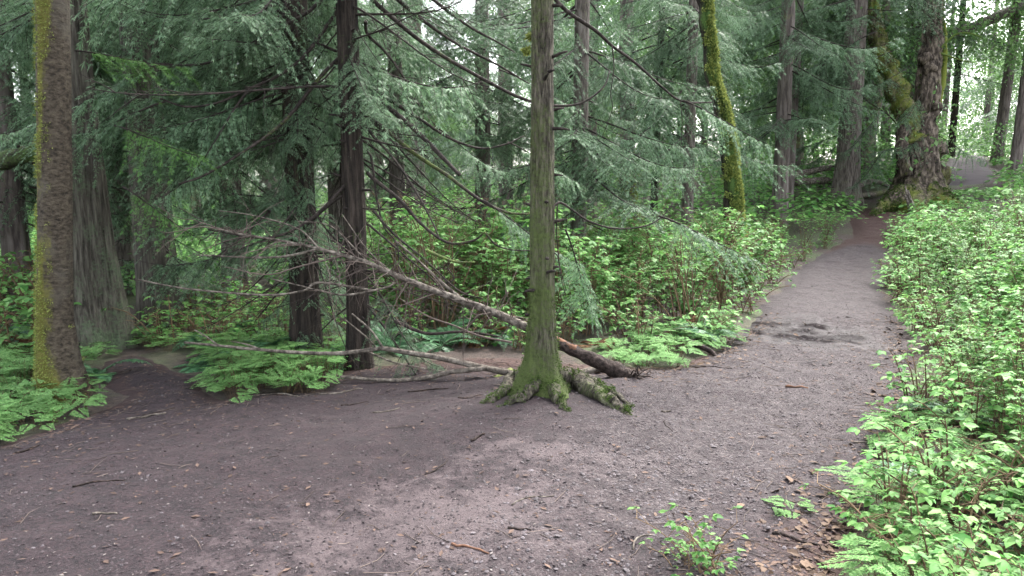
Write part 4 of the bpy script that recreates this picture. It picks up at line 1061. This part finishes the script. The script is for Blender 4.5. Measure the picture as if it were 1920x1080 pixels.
# right hand bank
random.seed(21)
RB = scatter_points(lambda x, y: in_frame(x, y) & (x > .42*y) & (sd1(x, y) < -.10-.12*(y < 4.2)), (1.0, 11.5, 2.3, 17), lambda x, y: (.19+.018*y)*(.8 if sd1(x, y) > -.6 else 1.0), 4200, 61)
for (x, y) in RB:
    if y > 12.5 and .47 < x/y < .565: continue
    dist = -sd1(x, y)
    tall = dist > .4 and (y > 3.3)
    s = random.uniform(.75, 1.05) if tall else random.uniform(.8, 1.25)
    if tall: put_plant('leafy_shrub', CANEY if random.random() < .15 else SHRUBS, hz3(x, y), 'bright green leafy shrub in the mass on the right hand bank', 'shrub', 'shrubs on the right hand bank', s*min(1.0, .50+.36*dist)*(1-.4*float(sstep(9, 15, y))), random.uniform(0, 6))
    else: put_plant('leafy_plant', LOWS, hz3(x, y), 'low leafy green plant along the right hand edge of the trail', 'plant', 'low plants along the right hand trail edge', s*.85, random.uniform(0, 6))
RC = scatter_points(lambda x, y: in_frame(x, y) & (x > .40*y) & (sd1(x, y) > -1.1) & (sd1(x, y) < -.06) & (y < 4.6), (1.0, 6, 2.2, 8), .17, 1400, 62)
for (x, y) in RC:
    put_plant('ferny_clump', CARPET, hz3(x, y), 'low ferny green clump at the foot of the right hand bank', 'plant', 'ferny clumps along the right hand bank', random.uniform(.45, .8), random.uniform(0, 6))

# shrub field between the fallen tree and the trail
def field(x, y):
    return (y > 7.15) & (sd1(x, y) < -.22) & (x > -.22*(y-7.0)-.9) & (x < .62*y-.6) & in_frame(x, y)
FD = scatter_points(field, (-5, 9.5, 7.2, 17.5), lambda x, y: .30+.014*y, 5200, 63)
for (x, y) in FD:
    dist = -sd1(x, y)
    if y < 7.8 or dist < .35:
        put_plant('leafy_plant', LOWS, hz3(x, y), 'low leafy green plant along the left edge of the trail beside the shrub field', 'plant', 'low plants along the shrub field', random.uniform(.9, 1.3), random.uniform(0, 6))
    else:
        pool = CANEY if random.random() < .22 else SHRUBS
        put_plant('leafy_shrub', pool, hz3(x, y), 'green shrub with thin brown canes in the field between fallen tree and trail', 'shrub', 'shrubs of the field behind the middle tree', random.uniform(.85, 1.2)*(1-.32*float(sstep(12.5, 16, y))), random.uniform(0, 6))
FC = scatter_points(lambda x, y: (sd1(x, y) > -.8) & (sd1(x, y) < -.1) & (x > .9) & (x < 2.3), (.3, 3.2, 6.4, 9.5), .17, 1200, 64)
for (x, y) in FC:
    put_plant('ferny_clump', CARPET, hz3(x, y), 'low ferny green clump at the root end of the fallen tree', 'plant', 'ferny clumps beside the fallen tree', random.uniform(.5, .8), random.uniform(0, 6))

# left carpets
def zone(poly, gap, tries, seed):
    pw = np.array([ground_at(*p)[:2] for p in poly]); lo, hi = pw.min(0), pw.max(0)
    return scatter_points(lambda x, y: poly_sd(x, y, pw) > 0, (lo[0], hi[0], lo[1], hi[1]), gap, tries, seed)
for (x, y) in zone([(420, 738), (430, 752), (490, 735), (600, 728), (640, 690), (630, 665), (480, 650), (400, 662), (395, 690), (412, 712)], .14, 1800, 65):
    if random.random() < .25:
        put_plant('leafy_plant', LOWS, hz3(x, y), 'small broad leaved plant in the carpet under the fallen branches', 'plant', 'broad leaved plants among the ferny carpets on the left', random.uniform(.3, .55), random.uniform(0, 6)); continue
    put_plant('ferny_clump', CARPET, hz3(x, y), 'pale green ferny clump in the carpet under the fallen branches', 'plant', 'ferny carpet under the fallen branches', random.uniform(.5, .95), random.uniform(0, 6))
for (x, y) in zone([(0, 830), (60, 808), (160, 774), (178, 752), (150, 715), (130, 690), (60, 680), (0, 660), (-120, 700), (-120, 850)], .14, 1800, 66):
    if math.hypot(x-b1[0], y-b1[1]) < .2: continue
    if random.random() < .25:
        put_plant('leafy_plant', LOWS, hz3(x, y), 'small broad leaved plant around the foot of the mossy alder', 'plant', 'broad leaved plants among the ferny carpets on the left', random.uniform(.3, .55), random.uniform(0, 6)); continue
    put_plant('ferny_clump', CARPET, hz3(x, y), 'pale green ferny clump around the foot of the mossy alder', 'plant', 'ferny carpet round the mossy alder', random.uniform(.5, .95), random.uniform(0, 6))
for (x, y) in zone([(0, 660), (150, 655), (130, 600), (60, 560), (-150, 560), (-150, 660)], .42, 500, 67):
    put_plant('leafy_plant', LOWS, hz3(x, y), 'leafy plant left of and behind the mossy alder', 'plant', 'leafy plants behind the mossy alder', random.uniform(1.0, 1.9), random.uniform(0, 6))
for (x, y) in zone([(300, 645), (360, 655), (600, 660), (650, 640), (560, 600), (380, 590), (290, 620)], .34, 700, 68):
    put_plant('leafy_plant', LOWS, hz3(x, y), 'leafy plant beneath the cedars behind the fallen branches', 'plant', 'leafy plants beneath the cedars', random.uniform(.7, 1.25), random.uniform(0, 6))

for (x, y) in zone([(120, 668), (200, 668), (215, 658), (340, 658), (345, 635), (240, 628), (120, 640)], .2, 500, 69):
    if math.hypot(x-b2[0], y-b2[1]) < .35: continue
    put_plant('ferny_clump', CARPET, hz3(x, y), 'small ferny clump at the foot of the fluted cedar', 'plant', 'ferny clumps at the fluted cedar', random.uniform(.5, .8), random.uniform(0, 6))

# ferns
FERN = [(2, 385, 684, .7, 'bluish sword fern beside the ferny carpet on the left'), (3, 825, 648, .95, 'sword fern under the fallen stem left of the middle tree'),
        (4, 735, 655, .95, 'sword fern at the foot of the dark arching tree, right side'), (5, 600, 680, 1.0, 'sword fern at the foot of the shaggy dark trunk'), (6, 520, 668, .9, 'sword fern among the fallen twigs on the left'),
        (7, 60, 640, 1.1, 'sword fern left of the mossy alder'), (8, 175, 705, .7, 'sword fern between alder and fluted cedar'), (9, 930, 640, .8, 'sword fern just left of the middle tree behind the fallen stem'),
        (10, 1320, 640, .8, 'sword fern in the shrub field beside the trail'), (11, 1740, 905, .6, 'sword fern in the near right hand plants'), (12, 1800, 780, .7, 'sword fern half hidden in the right hand shrubs'),
        (13, 1690, 384, 1.1, 'small fern at the foot of the old maple'), (14, 255, 632, .6, 'fern beside the fluted cedar at the bend of the path'), (15, 1840, 1060, .55, 'drooping fern at the lower right corner'), (16, 430, 640, 1.0, 'fern in front of the pale cedar, behind the fallen twigs')]
for k, px, py, s, lab in FERN:
    q = ground_at(px, py); put_fern((q[0], q[1], q[2]-.02), lab, s, 13, seed=k)

M_BRACKEN = leaf_mat('dead_bracken', (0.06, 0.028, 0.014), (0.16, 0.085, 0.045), 0.2, 0.8, 0.1, 0.3)
BRFR = []
for m_ in FRONDS:
    m2 = m_.copy(); m2.materials.clear(); m2.materials.append(M_BRACKEN); BRFR.append(m2)
for k, (px, py, s_, lab) in enumerate(((25, 655, 1.2, 'rust brown dead fern at the left picture edge'), (62, 648, 1.0, 'rust brown dead fern beside the left side of the alder'), (905, 640, .8, 'brown dead fern behind the fallen stem left of the middle tree'),
                                       (1120, 650, .8, 'brown dead fern behind the root end of the fallen tree'), (1290, 628, .7, 'brown withered fern in the shrub field near the trail'), (1745, 985, .45, 'brown withered fern in the plants at the lower right'))):
    q = ground_at(px, py); o = thing('dead_fern', lab, 'fern', (q[0], q[1], q[2]-.02), None, k*1.3, s_)
    for j in range(9): link('frond', random.choice(BRFR), o, (0, 0, 0), (random.uniform(-.4, .4), random.uniform(-.3, .6), 2*math.pi*j/9+random.uniform(-.3, .3)), random.uniform(.6, 1.1))

# single seedlings
def seedling(px, py, label, pool, s, rz):
    q = ground_at(px, py); put_plant('seedling', pool, (q[0], q[1], q[2]), label, 'plant', None, s, rz)
random.seed(5)
seedling(1335, 1082, 'young broad leaved seedling alone at the bottom edge of the trail', LOWS, .75, 1.0)
seedling(1290, 1075, 'second smaller seedling at the bottom edge of the trail', LOWS, .42, 2.0)
seedling(1680, 815, 'small seedling on bare soil at the right edge of the trail', LOWS, .6, 0.3)
seedling(1475, 962, 'tiny ferny sprout on the trail at the lower right', CARPET, .35, 0.3)
seedling(540, 735, 'ferny sprout at the edge of the left hand carpet', CARPET, .7, 0.3)
seedling(575, 738, 'last ferny sprout beside the bare earth near the fallen branch', CARPET, .6, 1.3)

# far undergrowth, one mass
r = np.random.default_rng(90)
ug, us = Geo(), Geo()
n_ = 0; pos, dirs, nor, ln = [], [], [], []
while n_ < 820:
    y = r.uniform(10, 52); x = r.uniform(-.72*y, .74*y)
    if y < 17.5 and (-.22*(y-7)-.9 < x): continue
    if y < 23 and abs(x-.5*y) < .9: continue
    if 22 < y < 33 and abs(x-(c0[0]+(c1[0]-c0[0])*(y-24)/7)) < 1.2: continue
    n_ += 1
    hh = r.uniform(.5, 1.15)*(.3 if y < 34 and .55 < x/y < .67 else 1.0)*(0.7 if x < -2 else 1.0)*(1+max(0, y-30)*.09); m = 110
    a = r.uniform(0, 2*math.pi, m); o = .75*np.sqrt(r.random(m)); zz = hh*(1-.45*(o/.75)**2)*r.uniform(.35, 1.05, m)
    z0 = height(x, y)
    pos.append(np.stack([x+o*np.cos(a), y+o*np.sin(a), z0+zz], -1)); dirs.append(np.stack([np.cos(a), np.sin(a), r.uniform(-.5, .3, m)], -1)); nor.append(np.array([0, 0, 1.0])+r.normal(0, .35, (m, 3))); ln.append(r.uniform(.10, .19, m))
M = frames(np.vstack(dirs), np.vstack(nor))*np.concatenate(ln)[:, None, None]; M[:, :, 0] *= 1.5
scatter(ug, *BLADE, M, np.vstack(pos))
stuff(link('undergrowth', ug.mesh('undergrowth', M_SHRUB)))

# ------------------------------------------------------------------ 8. the wood behind
def far_crown(seed, H, z0, nb, Lr, mat, hang=.5):
    r = np.random.default_rng(seed); g = Geo(); w = Geo()
    for k in range(nb):
        t = r.random(); z = z0+(H-z0)*t**1.1; L = Lr*(1-.75*t)*r.uniform(.7, 1.15)
        wd, fo = bough_geo(seed*100+k, max(L, .8), r.uniform(.25, hang), r.uniform(.05, .25), .75, True, .2, 1.25)
        az = r.uniform(0, 2*math.pi); ca, sa = math.cos(az), math.sin(az); Rm = np.array([[ca, -sa, 0], [sa, ca, 0], [0, 0, 1]])
        for src in (fo,):
            V = np.vstack(src.v)@Rm.T+[0, 0, z]; g.add(V, tris=np.vstack(src.t))
    return g.mesh('far_crown', mat)
CROWNS = [far_crown(3, 20, 2.2, 62, 3.3, M_FIR), far_crown(4, 23, 4.0, 58, 3.0, M_FIR), far_crown(5, 18, 1.6, 60, 3.6, M_FIR, .6), far_crown(6, 25, 6.5, 52, 2.8, M_FIR)]
def leaf_crown(seed, H, z0, n, W):
    r = np.random.default_rng(seed); g = Geo(); c = r.normal(0, 1, (26, 3))*[W*.5, W*.5, (H-z0)*.22]+[0, 0, (H+z0)/2]
    i = r.integers(0, 26, n); p = c[i]+r.normal(0, 1, (n, 3))*[.75, .75, .45]; d = rand_unit(r, n)+[0, 0, -.4]
    M = frames(d, rand_unit(r, n)+[0, 0, 1.2])*r.uniform(.07, .16, n)[:, None, None]; M[:, :, 0] *= 1.6
    scatter(g, *BLADE, M, p); return g.mesh('leaf_crown', M_DECID)
LCROWN = [leaf_crown(8, 13, 1.5, 20000, 3.2), leaf_crown(9, 10, .5, 18000, 3.6)]
FTR = []
for k in range(4):
    g, fxx, nr = trunk_geo(taper([.24, .30, .20, .27][k], .06, [19, 22, 17, 24][k], ([.2, -.3, .1, .3][k], 0)), 18, .3, flare=.1, bark=.012, bfreq=5, seed=240+k, moss=lambda t, z: .1+0*t)
    FTR.append(g.mesh('far_trunk', M_BFAR, attr='moss'))
LTR = trunk_geo(taper(.16, .05, 9, (.3, .2)), 14, .3, bark=.01, bfreq=5, seed=260, kink=.15, moss=lambda t, z: .3+0*t)[0].mesh('far_leaf_trunk', M_BFAR, attr='moss')
random.seed(77)
pts = []
r = np.random.default_rng(123)
while len(pts) < 98:
    y = r.uniform(19, 72); x = r.uniform(-.80*y-2, .82*y+2)
    if 21 < y < 36 and abs(x-(c0[0]+(c1[0]-c0[0])*(y-24)/7)) < 2.2: continue
    if y < 25 and x > 2: continue
    if y < 23: continue
    if abs(x/y - (-.085)) < .03: continue      # open gap with sky
    if abs(x/y - .12) < .03: continue
    if all(math.hypot(x-a, y-b) > 2.3 for a, b in pts): pts.append((x, y))
far_n = len(pts)
for k in range(9): pts.append((-.085*(30+3*k)+r.uniform(-2, 2), 30+3*k)); 
for k in range(5): pts.append((.12*(34+4*k)+r.uniform(-1.5, 1.5), 34+4*k))
for k, (x, y) in enumerate(pts):
    leafy = k >= far_n or (k % 3 == 2) or (x > 2 and (k % 2 != 0 or y < 30))
    nm = 'broadleaf_tree' if leafy else 'conifer_tree'
    lab = 'light green leafy tree in the wood far behind' if leafy else 'tall conifer in the wood far behind'
    o = thing(nm, lab, 'tree', (x, y, float(height(x, y))), 'leafy trees of the far wood' if leafy else 'conifers of the far wood', random.uniform(0, 6), random.uniform(.4, .55) if k >= far_n else random.uniform(.85, 1.2))
    i = random.randrange(4)
    link('trunk', LTR if leafy else FTR[i], o)
    stuff(link('crown', random.choice(LCROWN) if leafy else CROWNS[i], o))

# ------------------------------------------------------------------ 9. small things on the earth
def pz(x, y): return float(path_z(np.array([x]), np.array([y]))[0])
STK = [(240, 797, 312, 787, .010, 'M', 'pale peeled stick lying at the mouth of the left hand path'), (270, 790, 330, 775, .007, 'D', 'dark stick beside the pale peeled one on the left'),
       (30, 862, 75, 850, .008, 'D', 'forked dark twig near the left picture edge'), (140, 926, 235, 912, .006, 'D', 'thin dark twig on the dark earth at the left'), (175, 976, 220, 973, .007, 'M', 'short pale stick on the earth at lower left'),
       (765, 745, 840, 742, .008, 'D', 'dark stick on the earth left of the middle tree'), (430, 752, 530, 738, .008, 'M', 'bent stick along the edge of the ferny carpet'), (520, 740, 560, 752, .008, 'M', 'broken pale stick end at the carpet edge'),
       (885, 846, 908, 838, .010, 'D', 'short thick black stick in front of the middle tree'), (800, 898, 838, 878, .005, 'D', 'curved dark twig on the dry patch'), (960, 958, 1042, 944, .005, 'M', 'long thin grey twig on the gravel'),
       (848, 1034, 918, 1052, .006, 'O', 'curved reddish twig at the bottom middle'), (950, 1012, 995, 1020, .006, 'D', 'small dark twig above the curved reddish one'), (1472, 739, 1514, 736, .010, 'O', 'reddish brown stick lying on the trail'),
       (1240, 790, 1256, 788, .008, 'M', 'pale chip of wood right of the middle tree'), (1185, 1045, 1225, 1020, .005, 'M', 'thin twig left of the bottom seedling'), (700, 788, 752, 782, .006, 'M', 'grey twig left of the middle tree roots'),
       (1300, 692, 1372, 697, .006, 'D', 'twig along the trail edge below the shrub field'), (1245, 812, 1262, 830, .004, 'D', 'short twig right of the long root'), (1600, 838, 1680, 830, .006, 'M', 'pale twig at the right edge of the trail'),
       (1560, 960, 1600, 975, .007, 'D', 'dark twig among dead leaves at the lower right'), (1450, 1010, 1540, 1030, .007, 'D', 'dark stick in the dead leaves by the seedling'), (640, 770, 690, 760, .006, 'D', 'short twig below the fallen branch'),
       (600, 748, 680, 735, .007, 'M', 'twig parallel to the fallen branch, just in front of it'), (860, 770, 905, 765, .006, 'D', 'small stick left of the mossy root')]
rs = np.random.default_rng(5)
for i, (xa, ya, xb, yb, rad_, mk, lab) in enumerate(STK):
    a, b_ = ground_at(xa, ya), ground_at(xb, yb); m = 8; u = np.linspace(0, 1, m)[:, None]
    q = a*(1-u)+b_*u; side = norm(np.cross(b_-a, [0, 0, 1.0])); q = q + side*np.sin(u*math.pi)*rs.normal(0, .1)*np.linalg.norm(b_-a) + rs.normal(0, .004, (m, 3))
    q[:, 2] = [pz(p[0], p[1])+rad_*.6 for p in q]
    gg = Geo(); tube(gg, q-a, np.linspace(rad_, rad_*.55, m), 6, seed=i, bump=.2)
    o = link('stick', gg.mesh('stick', {'M': M_DEAD, 'D': M_ROT, 'O': M_ORANGE}[mk]), None, a)
    tag(o, lab, 'stick')
# mossy dead branch and dark roots at the trail edge
q0 = ground_at(938, 716)
gg = Geo(); mp_ = [ground_at(918, 724)+[0, 0, .03], q0+[0, 0, .05], ground_at(958, 706)+[0, 0, .04]]
tube(gg, catmull(np.array(mp_)-q0, 10), np.linspace(.018, .03, 10), 8, seed=3, bump=.3, attr=.6)
o = link('mossy_stick', gg.mesh('mossy_stick', M_DEAD, attr='moss'), None, q0); tag(o, 'short bright green mossy stick left of the middle tree', 'stick')
q0 = ground_at(1310, 668)
gg = Geo(); tube(gg, catmull(np.array([ground_at(1292, 655)+[0, 0, .08], q0+[0, 0, .10], ground_at(1330, 668)+[0, 0, .05], ground_at(1345, 672)])-q0, 14), np.linspace(.03, .018, 14), 8, seed=5, bump=.3)
o = link('rotten_branch', gg.mesh('rotten_branch', M_ROT), None, q0); tag(o, 'dark rotten branch poking out at the trail edge by the shrub field', 'branch')
# broken stub by the maple
q0 = ground_at(1712, 398)
St = thing('broken_stump', 'small splintered stump in front of the old maple', 'stump', q0)
for k in range(5):
    gg = Geo(); a = k*1.2; tube(gg, np.array([[.06*math.cos(a), .06*math.sin(a), -.1], [.05*math.cos(a)-.08, .05*math.sin(a), .2], [.06*math.cos(a)-.2, .05*math.sin(a), .45+.12*(k % 3)]]), [.06, .05, .015], 6, seed=k, bump=.3)
    link('splinter', gg.mesh('splinter', M_DEAD), St)
# fallen logs in the brush between the grey trunk and the maple
for i, (pp, r0, lab) in enumerate((([(1478, 330), (1560, 315), (1600, 322)], .10, 'fallen branch in the brush pile left of the fir'), ([(1490, 342), (1545, 338), (1575, 345)], .12, 'low fallen log left of the fir'),
                                   ([(1605, 350), (1635, 340), (1665, 348)], .09, 'fallen branch between the fir and the old maple'), ([(1610, 368), (1650, 362), (1680, 355)], .10, 'mossy log lying at the trail fork'))):
    q0 = P(*pp[1], 22.0); q0[2] = height(q0[0], q0[1]); gg = Geo()
    tube(gg, catmull([P(*p, 22.0+.3*k)-q0 for k, p in enumerate(pp)], 16), np.linspace(r0, r0*.6, 16), 8, seed=i, bump=.25, attr=.35 if i == 3 else 0)
    tag(link('fallen_log', gg.mesh('fallen_log', M_DEAD, attr='moss'), None, q0), lab, 'log')

# loose stones, chips and leaves: masses
def on_path(n, seed, dens=None, ymax=12):
    r = np.random.default_rng(seed); out = np.zeros((0, 2))
    while len(out) < n:
        y = 1.9 + (ymax-1.9)*r.random(n*3)**1.7; x = r.uniform(-1, 1, n*3)*(y*.72+.2)
        sd = earth_sd(x, y); ok = sd > .0
        if dens is not None: ok &= r.random(n*3) < dens(x, y, sd)
        out = np.vstack([out, np.stack([x, y], -1)[ok]])
    return out[:n]
ICO = (np.array([[0, 0, .6], [.9, 0, .05], [.3, .8, .0], [-.75, .5, .1], [-.7, -.5, 0], [.35, -.85, .08], [0, 0, -.5]]), np.array([[0, 1, 2], [0, 2, 3], [0, 3, 4], [0, 4, 5], [0, 5, 1], [6, 2, 1], [6, 3, 2], [6, 4, 3], [6, 5, 4], [6, 1, 5]]))
def lay(name, mat, pts, tmpl, smin, smax, power, seed, flat=.6, tilt=.25, lift=.25, stretch=1.0):
    r = np.random.default_rng(seed); n = len(pts)
    z = path_z(pts[:, 0], pts[:, 1]); s = smin+(smax-smin)*r.random(n)**power
    a = r.uniform(0, 2*math.pi, n); d = np.stack([np.cos(a), np.sin(a), r.normal(0, tilt*.5, n)], -1)
    M = frames(d, np.array([0, 0, 1.0])+r.normal(0, tilt, (n, 3)))*s[:, None, None]
    M[:, :, 2] *= flat; M[:, :, 1] *= stretch
    g = Geo(); scatter(g, *tmpl, M, np.stack([pts[:, 0], pts[:, 1], z+s*lift], -1))
    return stuff(link(name, g.mesh(name, mat, smooth=False)))
gden = lambda x, y, sd: np.clip(np.exp(-(trail_dist(x, y)/1.0)**2)*sstep(-.8, .8, x)+.06, 0, 1)
lay('gravel', M_STONE, on_path(14000, 1, gden), ICO, .003, .013, 3.5, 2, .7, .25, .15)
lay('pebbles', M_STONE, on_path(170, 3, gden, 8), ICO, .008, .022, 2.5, 4, .6, .2, .2)
M_CRUMB = plain_mat('soil_crumbs', (0.010, 0.0078, 0.0085), (0.058, 0.046, 0.048), 60, 0.95)
lay('soil_crumbs', M_CRUMB, on_path(26000, 21, None, 8.5), ICO, .003, .011, 2.2, 22, .6, .3, .1)
lden = lambda x, y, sd: np.clip(.9*np.exp(-sd/.22)+.05+.9*np.exp(-(((x-.1)/1.7)**2+((y-6.4)/.6)**2)), 0, 1)
lay('wood_chips', M_CHIP, on_path(9000, 5, lden, 9), BLADE, .012, .05, 2.0, 6, .6, .2, .10, 1.0)
lay('needle_litter', M_CHIPL, on_path(2600, 7, None, 9), BLADE, .005, .024, 2.5, 8, .6, .25, .2, 1.0)
dden = lambda x, y, sd: np.clip(np.exp(-sd/.10)*(x > .5)+.0, 0, 1)
lay('dead_leaves', M_DLEAF, on_path(1100, 9, dden, 9), LEAF, .02, .065, 1.5, 10, 1.0, .35, .12)
# fine twigs on the earth
g = Geo(); r = np.random.default_rng(44); pp = on_path(800, 45, lambda x, y, sd: np.clip(.7*np.exp(-sd/.3)+.05+.7*np.exp(-(((x-.1)/1.7)**2+((y-6.4)/.6)**2)), 0, 1), 9)
for (x, y) in pp:
    a = r.uniform(0, 2*math.pi); l = .03+.20*r.random()**2; d = np.array([math.cos(a), math.sin(a)]); q = np.array([[x+d[0]*l*u, y+d[1]*l*u] for u in (0, .5, 1)])+r.normal(0, .008, (3, 2))
    z = path_z(q[:, 0], q[:, 1])+.004; tube(g, np.column_stack([q, z]), [.0022, .002, .001], 3, cap=False)
stuff(link('twig_litter', g.mesh('twig_litter', M_TWIG)))
